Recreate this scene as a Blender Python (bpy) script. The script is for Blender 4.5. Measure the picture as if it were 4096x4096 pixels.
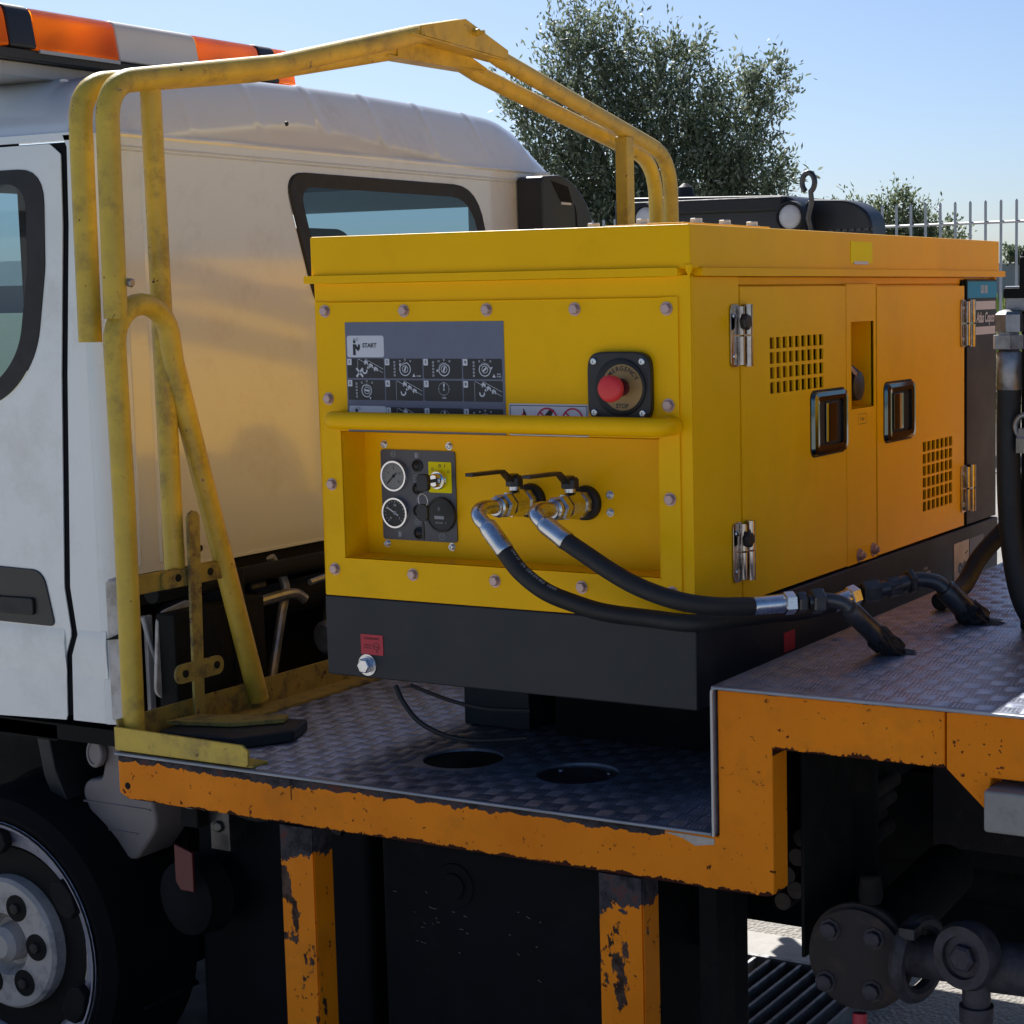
import bpy, math, random
import numpy as np
from mathutils import Vector, Matrix
R_ = math.radians
random.seed(7)
rng = np.random.default_rng(11)
for o in list(bpy.data.objects):
    bpy.data.objects.remove(o)
scene = bpy.context.scene
COL = scene.collection

# ---------------------------------------------------------------- camera
CAM_R = Vector((0.88523337, 0.46488299, -0.01567426))
CAM_U = Vector((-0.04040279, 0.11041796, 0.99306369))
CAM_F = Vector((-0.46338914, 0.87845983, -0.11652823))
cd = bpy.data.cameras.new('camera')
cam = bpy.data.objects.new('camera', cd)
COL.objects.link(cam)
scene.camera = cam
m = Matrix((CAM_R, CAM_U, -CAM_F)).transposed().to_4x4()
m.translation = Vector((1.65314948, -3.15391231, 0.63272197))
cam.matrix_world = m
cd.sensor_width = 36
cd.lens = 7404.6 / 4096 * 36
cd.shift_x = -(2750 - 2048) / 4096
cd.clip_start = 0.05
cd.clip_end = 2000

# ---------------------------------------------------------------- sky, sun, exposure
SUN = Vector((-0.78, 0.72, 1.0)).normalized()
world = bpy.data.worlds.new('World')
scene.world = world
world.use_nodes = True
wn = world.node_tree.nodes
wl = world.node_tree.links
sky = wn.new('ShaderNodeTexSky')
sky.sky_type = 'NISHITA'
sky.sun_disc = False
sky.sun_elevation = math.asin(SUN.z)
sky.sun_rotation = math.atan2(SUN.x, SUN.y)
sky.air_density = 0.8
sky.dust_density = 1.1
sky.ozone_density = 7.0
bg = wn['Background']
bg.inputs[1].default_value = 0.076
wl.new(sky.outputs[0], bg.inputs[0])
sd = bpy.data.lights.new('sun', 'SUN')
sd.energy = 4.8
sd.angle = R_(0.5)
sd.color = (1.0, 0.965, 0.91)
sun = bpy.data.objects.new('sun', sd)
COL.objects.link(sun)
sun.rotation_euler = (-SUN).to_track_quat('-Z', 'Y').to_euler()
sun.location = (-4, 3, 8)
scene.view_settings.view_transform = 'Standard'
scene.view_settings.look = 'None'
scene.view_settings.exposure = 0.58
scene.view_settings.gamma = 1.0
scene.view_settings.use_curve_mapping = False
scene.render.engine = 'CYCLES'

# ---------------------------------------------------------------- materials
def new_mat(name):
    m = bpy.data.materials.new(name)
    m.use_nodes = True
    nt = m.node_tree
    return m, nt, nt.nodes['Principled BSDF']

def N(nt, t, **kw):
    n = nt.nodes.new(t)
    for k, v in kw.items():
        if k in n.inputs:
            n.inputs[k].default_value = v
        else:
            setattr(n, k, v)
    return n

def ramp(nt, fac, stops):
    r = nt.nodes.new('ShaderNodeValToRGB')
    e = r.color_ramp.elements
    while len(e) < len(stops):
        e.new(0.5)
    for i, (p, c) in enumerate(stops):
        e[i].position = p
        e[i].color = (c[0], c[1], c[2], 1) if isinstance(c, tuple) else (c, c, c, 1)
    nt.links.new(fac, r.inputs[0])
    return r.outputs[0]

def mix(nt, fac, a, b):
    mx = nt.nodes.new('ShaderNodeMix')
    mx.data_type = 'RGBA'
    for sock, val in ((mx.inputs[0], fac), (mx.inputs[6], a), (mx.inputs[7], b)):
        if isinstance(val, bpy.types.NodeSocket):
            nt.links.new(val, sock)
        elif isinstance(val, (int, float)):
            sock.default_value = val
        else:
            sock.default_value = (val[0], val[1], val[2], 1)
    return mx.outputs[2]

def math_(nt, op, a, b=0.0, clamp=False):
    n = nt.nodes.new('ShaderNodeMath')
    n.operation = op
    n.use_clamp = clamp
    for i, v in enumerate((a, b)):
        if isinstance(v, bpy.types.NodeSocket):
            nt.links.new(v, n.inputs[i])
        else:
            n.inputs[i].default_value = v
    return n.outputs[0]

def surf(name, col, rough=0.5, metal=0.0, coat=0.0, var=0.12, scale=6.0, bump=0.0, bscale=300.0,
         dirt=0.0, dirtcol=(0.05, 0.04, 0.03), dscale=5.0, dthr=0.55, chips=None, spec=0.5):
    """painted / metal / plastic surface with uneven tone, roughness, fine relief, dirt and chips"""
    m, nt, b = new_mat(name)
    tc = nt.nodes.new('ShaderNodeTexCoord')
    P = tc.outputs['Object']
    n1 = N(nt, 'ShaderNodeTexNoise', Scale=scale, Detail=5.0, Roughness=0.6)
    nt.links.new(P, n1.inputs['Vector'])
    f = n1.outputs['Fac']
    lo = tuple(c * (1 - var) for c in col)
    hi = tuple(min(1, c * (1 + var)) for c in col)
    c = ramp(nt, f, [(0.3, lo), (0.7, hi)])
    if dirt > 0:
        n2 = N(nt, 'ShaderNodeTexNoise', Scale=dscale, Detail=9.0, Roughness=0.72)
        nt.links.new(P, n2.inputs['Vector'])
        k = ramp(nt, n2.outputs['Fac'], [(dthr, 0.0), (dthr + 0.17, dirt)])
        c = mix(nt, k, c, dirtcol)
    r = ramp(nt, f, [(0.25, max(0.02, rough * 0.85)), (0.75, min(1, rough * 1.2))])
    if chips:
        mask = None
        for cs, thr, soft, ccol, off in chips:
            n3 = N(nt, 'ShaderNodeTexNoise', Scale=cs, Detail=7.0, Roughness=0.65)
            mp = N(nt, 'ShaderNodeMapping')
            mp.inputs['Location'].default_value = (off, off * 0.7, off * 0.3)
            nt.links.new(P, mp.inputs['Vector'])
            nt.links.new(mp.outputs[0], n3.inputs['Vector'])
            k = ramp(nt, n3.outputs['Fac'], [(thr, 0.0), (thr + soft, 1.0)])
            c = mix(nt, k, c, ccol)
            mask = k if mask is None else math_(nt, 'MAXIMUM', mask, k)
        r = mix(nt, mask, r, (0.8, 0.8, 0.8))
    nt.links.new(c, b.inputs['Base Color'])
    nt.links.new(r, b.inputs['Roughness'])
    b.inputs['Metallic'].default_value = metal
    b.inputs['Coat Weight'].default_value = coat
    b.inputs['Coat Roughness'].default_value = 0.10
    b.inputs['Coat IOR'].default_value = 1.75 if coat >= 1 else 1.5
    b.inputs['Specular IOR Level'].default_value = spec
    if bump > 0:
        n4 = N(nt, 'ShaderNodeTexNoise', Scale=bscale, Detail=3.0)
        nt.links.new(P, n4.inputs['Vector'])
        bp = N(nt, 'ShaderNodeBump', Strength=bump, Distance=0.002)
        nt.links.new(n4.outputs['Fac'], bp.inputs['Height'])
        nt.links.new(bp.outputs[0], b.inputs['Normal'])
    return m

def worn_orange(name, bands, low=(), patch=0.70):
    """orange enamel, scuffed; bands = [(z, thickness, xmax)] where the paint has flaked off an upper edge"""
    m, nt, b = new_mat(name)
    P = nt.nodes.new('ShaderNodeTexCoord').outputs['Object']
    sep = nt.nodes.new('ShaderNodeSeparateXYZ')
    nt.links.new(P, sep.inputs[0])
    n1 = N(nt, 'ShaderNodeTexNoise', Scale=5.0, Detail=6.0)
    n2 = N(nt, 'ShaderNodeTexNoise', Scale=26.0, Detail=8.0, Roughness=0.7)
    n3 = N(nt, 'ShaderNodeTexNoise', Scale=75.0, Detail=4.0, Roughness=0.6)
    n4 = N(nt, 'ShaderNodeTexNoise', Scale=9.0, Detail=9.0, Roughness=0.62)
    for n in (n1, n2, n3, n4):
        nt.links.new(P, n.inputs['Vector'])
    c = ramp(nt, n1.outputs['Fac'], [(0.3, (0.72, 0.195, 0.005)), (0.7, (0.85, 0.25, 0.008))])
    grime = ramp(nt, n4.outputs['Fac'], [(0.52, 0.0), (0.75, 0.45)])
    c = mix(nt, grime, c, (0.42, 0.15, 0.012))
    b.inputs['Specular IOR Level'].default_value = 0.10
    spots = ramp(nt, n3.outputs['Fac'], [(0.615, 0.0), (0.63, 1.0)])
    gate = ramp(nt, n2.outputs['Fac'], [(0.53, 0.0), (0.57, 1.0)])
    spots = math_(nt, 'MULTIPLY', spots, gate)
    c = mix(nt, spots, c, (0.10, 0.025, 0.012))
    n5 = N(nt, 'ShaderNodeTexNoise', Scale=6.0, Detail=10.0, Roughness=0.62)
    mp5 = N(nt, 'ShaderNodeMapping')
    mp5.inputs['Location'].default_value = (3.1, 1.7, 0.4)
    mp5.inputs['Scale'].default_value = (1.5, 1.5, 0.8)
    nt.links.new(P, mp5.inputs['Vector'])
    nt.links.new(mp5.outputs[0], n5.inputs['Vector'])
    pk5 = ramp(nt, n5.outputs['Fac'], [(patch, 0.0), (patch + 0.008, 1.0)])
    c = mix(nt, pk5, c, ramp(nt, n2.outputs['Fac'], [(0.42, (0.035, 0.020, 0.015)), (0.6, (0.10, 0.065, 0.05))]))
    mask = math_(nt, 'MAXIMUM', spots, pk5)
    for z, th, xm in low:
        jit = math_(nt, 'MULTIPLY', math_(nt, 'SUBTRACT', n2.outputs['Fac'], 0.5), th * 9.0)
        k = math_(nt, 'LESS_THAN', math_(nt, 'ADD', sep.outputs[2], jit), z + th)
        k = math_(nt, 'MULTIPLY', k, math_(nt, 'GREATER_THAN', sep.outputs[2], z - 0.012))
        k = math_(nt, 'MULTIPLY', k, math_(nt, 'GREATER_THAN', sep.outputs[0], xm))
        c = mix(nt, k, c, (0.05, 0.016, 0.010))
        mask = math_(nt, 'MAXIMUM', mask, k)
    for z, th, xm in bands:
        # ragged band: below z by th, jittered with fine noise
        jit = math_(nt, 'MULTIPLY', math_(nt, 'SUBTRACT', n2.outputs['Fac'], 0.5), th * 3.0)
        jit2 = math_(nt, 'MULTIPLY', math_(nt, 'SUBTRACT', n4.outputs['Fac'], 0.5), th * 5.5)
        d = math_(nt, 'ADD', math_(nt, 'ADD', sep.outputs[2], jit), jit2)
        k = math_(nt, 'GREATER_THAN', d, z - th)
        k = math_(nt, 'MULTIPLY', k, math_(nt, 'LESS_THAN', sep.outputs[0], xm))
        tone = ramp(nt, n2.outputs['Fac'], [(0.40, (0.025, 0.022, 0.025)), (0.55, (0.06, 0.055, 0.06)), (0.68, (0.13, 0.035, 0.02))])
        c = mix(nt, k, c, tone)
        mask = math_(nt, 'MAXIMUM', mask, k)
    nt.links.new(c, b.inputs['Base Color'])
    nt.links.new(mix(nt, mask, (0.42, 0.42, 0.42), (0.85, 0.85, 0.85)), b.inputs['Roughness'])
    bp = N(nt, 'ShaderNodeBump', Strength=0.35, Distance=0.002)
    h = math_(nt, 'SUBTRACT', n3.outputs['Fac'], mask)
    nt.links.new(h, bp.inputs['Height'])
    nt.links.new(bp.outputs[0], b.inputs['Normal'])
    return m

def glassy(name, tint, refl=0.9, rough=0.02, trans=0.75):
    m = bpy.data.materials.new(name)
    m.use_nodes = True
    nt = m.node_tree
    nt.nodes.clear()
    out = nt.nodes.new('ShaderNodeOutputMaterial')
    fr = N(nt, 'ShaderNodeFresnel', IOR=1.6)
    tr = N(nt, 'ShaderNodeBsdfTransparent', Color=(*tint, 1))
    gl = N(nt, 'ShaderNodeBsdfGlossy', Roughness=rough)
    gl.inputs['Color'].default_value = (refl, refl, refl, 1)
    mx = nt.nodes.new('ShaderNodeMixShader')
    nt.links.new(fr.outputs[0], mx.inputs[0])
    nt.links.new(tr.outputs[0], mx.inputs[1])
    nt.links.new(gl.outputs[0], mx.inputs[2])
    nt.links.new(mx.outputs[0], out.inputs[0])
    return m

MT = {}
MT['yellow'] = surf('enamel_yellow', (0.97, 0.515, 0.0015), 0.36, coat=0.05, var=0.05, scale=3.5, bump=0.14, bscale=420, dirt=0.22, dirtcol=(0.62, 0.30, 0.004), dscale=3, spec=0.10)
MT['yellow_clean'] = surf('bright_yellow_label', (0.90, 0.76, 0.004), 0.5, var=0.03, spec=0.1)
MT['inner'] = surf('brown_inner_paint', (0.26, 0.095, 0.006), 0.7, var=0.1)  # orange-brown paint of the cabinet's inside
MT['rail'] = surf('aged_rail_yellow', (0.56, 0.385, 0.04), 0.5, coat=0.05, var=0.16, scale=14, bump=0.25, bscale=160, dirt=0.65, dirtcol=(0.15, 0.10, 0.035), dscale=9, dthr=0.52,
                  chips=[(48, 0.67, 0.02, (0.09, 0.035, 0.02), 0.0), (16, 0.675, 0.01, (0.20, 0.15, 0.12), 4.0)])
MT['rail_low'] = surf('grimy_rail_yellow', (0.34, 0.25, 0.045), 0.65, var=0.25, scale=12, bump=0.3, bscale=120, dirt=0.9, dirtcol=(0.07, 0.05, 0.03), dscale=12, dthr=0.46,
                      chips=[(30, 0.62, 0.03, (0.10, 0.04, 0.02), 1.0)])
MT['orange'] = worn_orange('worn_orange_enamel', [(-0.372, 0.010, 0.02), (-0.089, 0.0018, 5.0)], [(-0.470, 0.005, -9.0), (-0.1925, 0.006, 0.245)], 0.735)
MT['orange_plain'] = worn_orange('scuffed_orange_enamel', [(-0.089, 0.0022, 5.0)], (), 0.735)
MT['crane_orange'] = surf('crane_orange', (0.85, 0.40, 0.006), 0.5, var=0.08, dirt=0.5, dirtcol=(0.12, 0.05, 0.02), dscale=3)
MT['orange_leg'] = worn_orange('flaked_orange_enamel', [(-0.505, 0.032, 5.0)], (), 0.612)
MT['dark_steel'] = surf('dark_oiled_steel', (0.085, 0.083, 0.085), 0.38, metal=0.75, var=0.3, scale=30, bump=0.3, bscale=120, dirt=0.5, dirtcol=(0.02, 0.018, 0.016), dscale=18)
MT['grimy_steel'] = surf('grimy_purple_grey_steel', (0.062, 0.056, 0.068), 0.6, metal=0.45, var=0.35, scale=30, bump=0.5, bscale=110, dirt=0.8, dirtcol=(0.035, 0.028, 0.026), dscale=22, dthr=0.48)
MT['base'] = surf('charcoal_paint', (0.019, 0.022, 0.028), 0.5, var=0.12, bump=0.08, bscale=500, dirt=0.3, dirtcol=(0.05, 0.047, 0.045), dscale=7, spec=0.35)
MT['black'] = surf('black_plastic', (0.016, 0.016, 0.018), 0.42, var=0.15, bump=0.05)
MT['tankblack'] = surf('dusty_tank_and_shade_black', (0.007, 0.008, 0.010), 0.8, var=0.4, scale=9, bump=0.15, bscale=80, dirt=0.4, dirtcol=(0.02, 0.02, 0.022), dscale=5, spec=0.12)  # black of the dusty tank, also used for sheets that paint shade
MT['latch'] = surf('dark_polished_latch', (0.13, 0.16, 0.16), 0.08, metal=1.0, var=0.05)
MT['rubber'] = surf('black_rubber', (0.011, 0.011, 0.012), 0.6, var=0.2, scale=30, bump=0.12, bscale=400)
MT['grime'] = surf('oily_black_metal', (0.009, 0.009, 0.009), 0.8, var=0.5, scale=18, bump=0.5, bscale=60, dirt=0.5, dirtcol=(0.035, 0.028, 0.022), dscale=8, spec=0.2)
MT['rustplate'] = surf('rusty_dark_steel', (0.028, 0.021, 0.020), 0.75, var=0.4, scale=20, bump=0.5, bscale=90, dirt=0.7, dirtcol=(0.10, 0.055, 0.035), dscale=14)
MT['steel'] = surf('zinc_plated_steel', (0.62, 0.63, 0.66), 0.26, metal=1.0, var=0.12, scale=30, bump=0.08, bscale=300)
MT['worn_steel'] = surf('worn_grey_steel', (0.30, 0.30, 0.31), 0.45, metal=0.85, var=0.3, scale=40, bump=0.35, bscale=120, dirt=0.5, dirtcol=(0.05, 0.045, 0.04), dscale=20)
MT['hinge_metal'] = surf('scuffed_chromed_hinge', (0.42, 0.40, 0.40), 0.14, metal=1.0, var=0.25, scale=60)
MT['chrome'] = surf('chrome', (0.78, 0.78, 0.80), 0.09, metal=1.0, var=0.03)
MT['bolt'] = surf('pinkish_zinc_bolt', (0.50, 0.36, 0.34), 0.38, metal=0.6, var=0.1)
MT['galv'] = surf('galvanised_steel', (0.42, 0.43, 0.44), 0.5, metal=0.7, var=0.15)
MT['white'] = surf('cab_white_enamel', (0.70, 0.735, 0.735), 0.30, coat=1.0, bump=0.10, bscale=5, var=0.035, scale=2.0, dirt=0.35, dirtcol=(0.42, 0.39, 0.35), dscale=4, dthr=0.52)
MT['whitedirty'] = surf('road_stained_white', (0.56, 0.53, 0.50), 0.45, coat=0.1, var=0.1, scale=5, dirt=0.75, dirtcol=(0.20, 0.16, 0.12), dscale=5, dthr=0.48)
MT['reservoir'] = surf('clouded_translucent_plastic', (0.21, 0.18, 0.175), 0.55, var=0.15, dirt=0.6, dirtcol=(0.18, 0.16, 0.15), dscale=10)
MT['cream'] = surf('cream_plastic', (0.62, 0.58, 0.53), 0.35, var=0.03)
MT['decal_grey'] = surf('grey_blue_vinyl', (0.135, 0.15, 0.215), 0.45, var=0.06, scale=30)
MT['plate_grey'] = surf('instrument_plate_grey', (0.085, 0.085, 0.10), 0.4, var=0.08)
MT['print_black'] = surf('black_print', (0.012, 0.013, 0.018), 0.4, var=0.05)
MT['print_white'] = surf('white_print', (0.62, 0.64, 0.70), 0.45, var=0.04)
MT['print_grey'] = surf('grey_print', (0.30, 0.32, 0.36), 0.45, var=0.04)
MT['print_red'] = surf('red_print', (0.55, 0.02, 0.07), 0.45, var=0.05)
MT['print_blue'] = surf('blue_vinyl', (0.010, 0.30, 0.62), 0.55, var=0.05)
MT['redsticker'] = surf('red_vinyl', (0.48, 0.025, 0.045), 0.5, var=0.1)
MT['print_darkred'] = surf('dark_red_print', (0.10, 0.004, 0.008), 0.5, var=0.05)
MT['red'] = surf('red_button_plastic', (0.70, 0.03, 0.035), 0.4, var=0.04)
MT['estop_disc'] = surf('aged_yellow_disc', (0.32, 0.20, 0.07), 0.5, var=0.12, scale=40)
MT['dial'] = surf('dial_face', (0.22, 0.22, 0.22), 0.4, var=0.1, scale=60)
MT['paper'] = surf('grubby_paper_label', (0.52, 0.50, 0.49), 0.6, var=0.2, scale=25, dirt=0.6, dirtcol=(0.12, 0.11, 0.10), dscale=30)
MT['wheelwhite'] = surf('peeling_wheel_paint', (0.40, 0.37, 0.35), 0.55, var=0.15, scale=10, bump=0.2, bscale=80, dirt=0.85, dirtcol=(0.12, 0.12, 0.14), dscale=13, dthr=0.5)
MT['lamp'] = surf('milky_lamp_cover', (0.60, 0.60, 0.60), 0.4, var=0.08, scale=30)
MT['seat'] = surf('dark_seat_cloth', (0.03, 0.032, 0.036), 0.9, var=0.2)
MT['glass'] = glassy('tinted_window_glass', (0.20, 0.33, 0.42))
MT['hangar'] = surf('sheet_cladding', (0.30, 0.33, 0.34), 0.6, var=0.08)
MT['teal'] = surf('teal_paint', (0.02, 0.20, 0.24), 0.5, var=0.15)

def mat_amber():
    m, nt, b = new_mat('amber_lens')
    P = nt.nodes.new('ShaderNodeTexCoord').outputs['Object']
    w = N(nt, 'ShaderNodeTexWave', Scale=60.0, Distortion=0.0)
    w.bands_direction = 'Z'
    nt.links.new(P, w.inputs['Vector'])
    b.inputs['Base Color'].default_value = (1.0, 0.29, 0.014, 1)
    b.inputs['Roughness'].default_value = 0.18
    b.inputs['Transmission Weight'].default_value = 0.55
    b.inputs['IOR'].default_value = 1.25
    b.inputs['Coat Weight'].default_value = 0.4
    bp = N(nt, 'ShaderNodeBump', Strength=0.2, Distance=0.001)
    nt.links.new(w.outputs['Fac'], bp.inputs['Height'])
    nt.links.new(bp.outputs[0], b.inputs['Normal'])
    tr = N(nt, 'ShaderNodeBsdfTranslucent')
    tr.inputs['Color'].default_value = (1.0, 0.38, 0.022, 1)
    mx = nt.nodes.new('ShaderNodeMixShader')
    mx.inputs[0].default_value = 0.75
    out = nt.nodes['Material Output']
    nt.links.new(b.outputs[0], mx.inputs[1])
    nt.links.new(tr.outputs[0], mx.inputs[2])
    nt.links.new(mx.outputs[0], out.inputs[0])
    return m
MT['amber'] = mat_amber()

def mat_tread():
    m, nt, b = new_mat('dull_tread_aluminium')
    P = nt.nodes.new('ShaderNodeTexCoord').outputs['Object']
    n1 = N(nt, 'ShaderNodeTexNoise', Scale=4.0, Detail=8.0, Roughness=0.65)
    n2 = N(nt, 'ShaderNodeTexNoise', Scale=40.0, Detail=6.0, Roughness=0.7)
    mp = N(nt, 'ShaderNodeMapping')
    mp.inputs['Rotation'].default_value = (0, 0, 0.5)
    mp.inputs['Scale'].default_value = (6, 160, 1)
    n3 = N(nt, 'ShaderNodeTexNoise', Scale=1.0, Detail=3.0)
    nt.links.new(P, n1.inputs['Vector'])
    nt.links.new(P, n2.inputs['Vector'])
    nt.links.new(P, mp.inputs['Vector'])
    nt.links.new(mp.outputs[0], n3.inputs['Vector'])
    c = ramp(nt, n2.outputs['Fac'], [(0.35, (0.20, 0.225, 0.29)), (0.65, (0.33, 0.36, 0.45))])
    c = mix(nt, ramp(nt, n3.outputs['Fac'], [(0.6, 0.0), (0.7, 0.35)]), c, (0.50, 0.50, 0.52))
    k = ramp(nt, n1.outputs['Fac'], [(0.50, 0.0), (0.72, 0.75)])
    c = mix(nt, k, c, (0.05, 0.045, 0.042))
    nt.links.new(c, b.inputs['Base Color'])
    met = mix(nt, k, (0.68, 0.68, 0.68), (0.1, 0.1, 0.1))
    nt.links.new(met, b.inputs['Metallic'])
    r = ramp(nt, n2.outputs['Fac'], [(0.3, 0.32), (0.7, 0.52)])
    nt.links.new(mix(nt, k, r, (0.8, 0.8, 0.8)), b.inputs['Roughness'])
    bp = N(nt, 'ShaderNodeBump', Strength=0.25, Distance=0.001)
    nt.links.new(n3.outputs['Fac'], bp.inputs['Height'])
    nt.links.new(bp.outputs[0], b.inputs['Normal'])
    return m
MT['tread'] = mat_tread()
MT['tyre'] = surf('dusty_tyre', (0.006, 0.006, 0.007), 0.85, var=0.3, spec=0.1)

def mat_ground():
    m, nt, b = new_mat('pale_gritty_concrete')
    P = nt.nodes.new('ShaderNodeTexCoord').outputs['Object']
    n1 = N(nt, 'ShaderNodeTexNoise', Scale=1.3, Detail=8.0)
    n2 = N(nt, 'ShaderNodeTexNoise', Scale=55.0, Detail=6.0, Roughness=0.8)
    v = N(nt, 'ShaderNodeTexVoronoi', Scale=70.0)
    for n in (n1, n2, v):
        nt.links.new(P, n.inputs['Vector'])
    c = ramp(nt, n1.outputs['Fac'], [(0.3, (0.34, 0.32, 0.29)), (0.7, (0.46, 0.44, 0.41))])
    c = mix(nt, ramp(nt, n2.outputs['Fac'], [(0.45, 0.0), (0.7, 0.7)]), c, (0.20, 0.165, 0.12))
    nt.links.new(c, b.inputs['Base Color'])
    b.inputs['Roughness'].default_value = 0.9
    bp = N(nt, 'ShaderNodeBump', Strength=0.8, Distance=0.01)
    nt.links.new(v.outputs['Distance'], bp.inputs['Height'])
    nt.links.new(bp.outputs[0], b.inputs['Normal'])
    return m
MT['ground'] = mat_ground()

def mat_leaf(name, a, bcol, c2):
    m = bpy.data.materials.new(name)
    m.use_nodes = True
    nt = m.node_tree
    nt.nodes.clear()
    out = nt.nodes.new('ShaderNodeOutputMaterial')
    g = nt.nodes.new('ShaderNodeNewGeometry')
    col = ramp(nt, g.outputs['Random Per Island'], [(0.0, a), (0.6, bcol), (1.0, c2)])
    d = N(nt, 'ShaderNodeBsdfPrincipled', Roughness=0.45)
    nt.links.new(col, d.inputs['Base Color'])
    t = nt.nodes.new('ShaderNodeBsdfTranslucent')
    nt.links.new(col, t.inputs['Color'])
    mx = nt.nodes.new('ShaderNodeMixShader')
    mx.inputs[0].default_value = 0.48
    nt.links.new(d.outputs[0], mx.inputs[1])
    nt.links.new(t.outputs[0], mx.inputs[2])
    nt.links.new(mx.outputs[0], out.inputs[0])
    return m
MT['leaf'] = mat_leaf('silvery_green_leaves', (0.075, 0.105, 0.05), (0.17, 0.21, 0.125), (0.34, 0.37, 0.28))
MT['leaf2'] = mat_leaf('yellow_green_leaves', (0.08, 0.11, 0.05), (0.16, 0.20, 0.10), (0.30, 0.33, 0.20))
MT['grass'] = mat_leaf('bright_verge_grass', (0.06, 0.10, 0.02), (0.11, 0.17, 0.035), (0.18, 0.22, 0.07))
MT['bark'] = surf('grey_bark', (0.09, 0.075, 0.06), 0.9, var=0.3, scale=20, bump=0.6, bscale=30)
MT['soil'] = surf('dry_grassy_soil', (0.16, 0.17, 0.08), 0.95, var=0.4, scale=3, bump=0.6, bscale=20)
MT['farwall'] = surf('far_grey_wall', (0.33, 0.34, 0.37), 0.8, var=0.06, scale=0.4)

# ---------------------------------------------------------------- mesh collector
class MB:
    def __init__(s):
        s.v = []; s.f = []
    def add(s, vs, fs):
        o = len(s.v)
        s.v += [tuple(p) for p in vs]
        s.f += [tuple(i + o for i in f) for f in fs]
        return s
    def box(s, x0, x1, y0, y1, z0, z1):
        return s.add([(x0, y0, z0), (x1, y0, z0), (x1, y1, z0), (x0, y1, z0), (x0, y0, z1), (x1, y0, z1), (x1, y1, z1), (x0, y1, z1)],
                     [(0, 3, 2, 1), (4, 5, 6, 7), (0, 1, 5, 4), (1, 2, 6, 5), (2, 3, 7, 6), (3, 0, 4, 7)])
    def prism(s, pts, axis, a, b):
        """extrude a 2-D outline along an axis; pts are the two other coordinates in xyz order"""
        def P(p, w):
            if axis == 'x': return (w, p[0], p[1])
            if axis == 'y': return (p[0], w, p[1])
            return (p[0], p[1], w)
        n = len(pts)
        vs = [P(p, a) for p in pts] + [P(p, b) for p in pts]
        fs = [tuple(range(n - 1, -1, -1)), tuple(range(n, 2 * n))]
        fs += [(i, (i + 1) % n, n + (i + 1) % n, n + i) for i in range(n)]
        return s.add(vs, fs)
    def tube(s, pts, r, seg=16, caps=True):
        pts = [Vector(p) for p in pts]
        rr = r if isinstance(r, (list, tuple)) else [r] * len(pts)
        vs = []; prev = None
        for i, p in enumerate(pts):
            if i == 0: t = pts[1] - p
            elif i == len(pts) - 1: t = p - pts[i - 1]
            else: t = (pts[i + 1] - p).normalized() + (p - pts[i - 1]).normalized()
            if t.length < 1e-9: t = pts[min(i + 1, len(pts) - 1)] - pts[max(i - 1, 0)]
            t.normalize()
            if prev is None:
                u = t.orthogonal().normalized()
            else:
                u = prev - t * prev.dot(t)
                u.normalize()
            prev = u
            w = t.cross(u)
            for k in range(seg):
                a = 2 * math.pi * k / seg
                vs.append(p + (u * math.cos(a) + w * math.sin(a)) * rr[i])
        fs = []
        for i in range(len(pts) - 1):
            for k in range(seg):
                a = i * seg + k; b = i * seg + (k + 1) % seg
                fs.append((a, b, b + seg, a + seg))
        if caps:
            fs.append(tuple(range(seg - 1, -1, -1)))
            fs.append(tuple(range((len(pts) - 1) * seg, len(pts) * seg)))
        return s.add(vs, fs)
    def cyl(s, p0, p1, r0, r1=None, seg=20):
        return s.tube([p0, p1], [r0, r0 if r1 is None else r1], seg)
    def lathe(s, o, d, prof, seg=24, rot=0.0, caps=True):
        """prof = [(distance along d, radius)]"""
        o = Vector(o); d = Vector(d).normalized()
        u = d.orthogonal().normalized(); w = d.cross(u)
        vs = []
        for h, r in prof:
            for k in range(seg):
                a = 2 * math.pi * k / seg + rot
                vs.append(o + d * h + (u * math.cos(a) + w * math.sin(a)) * max(r, 1e-5))
        fs = []
        for i in range(len(prof) - 1):
            for k in range(seg):
                a = i * seg + k; b = i * seg + (k + 1) % seg
                fs.append((a, b, b + seg, a + seg))
        if caps:
            fs.append(tuple(range(seg - 1, -1, -1)))
            fs.append(tuple(range((len(prof) - 1) * seg, len(prof) * seg)))
        return s.add(vs, fs)
    def ring(s, o, d, R, r, seg=28, sub=10):
        o = Vector(o); d = Vector(d).normalized()
        u = d.orthogonal().normalized(); w = d.cross(u)
        vs = []; fs = []
        for k in range(seg):
            a = 2 * math.pi * k / seg
            e = u * math.cos(a) + w * math.sin(a)
            for j in range(sub):
                b = 2 * math.pi * j / sub
                vs.append(o + e * (R + r * math.cos(b)) + d * r * math.sin(b))
        for k in range(seg):
            for j in range(sub):
                a = k * sub + j; b = k * sub + (j + 1) % sub
                c = ((k + 1) % seg) * sub + j; e = ((k + 1) % seg) * sub + (j + 1) % sub
                fs.append((a, b, e, c))
        return s.add(vs, fs)
    def loops(s, A, B, close=True):
        """strip between two 3-D loops of equal length"""
        n = len(A)
        return s.add(list(A) + list(B), [(i, (i + 1) % n, n + (i + 1) % n, n + i) for i in range(n if close else n - 1)])
    def mesh(s, name):
        me = bpy.data.meshes.new(name)
        me.from_pydata(s.v, [], s.f)
        me.validate()
        return me

def hexa(o, d, r, h, rot=0.0):
    return MB().lathe(o, d, [(0, r), (h * 0.85, r), (h, r * 0.86)], 6, rot)

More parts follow.
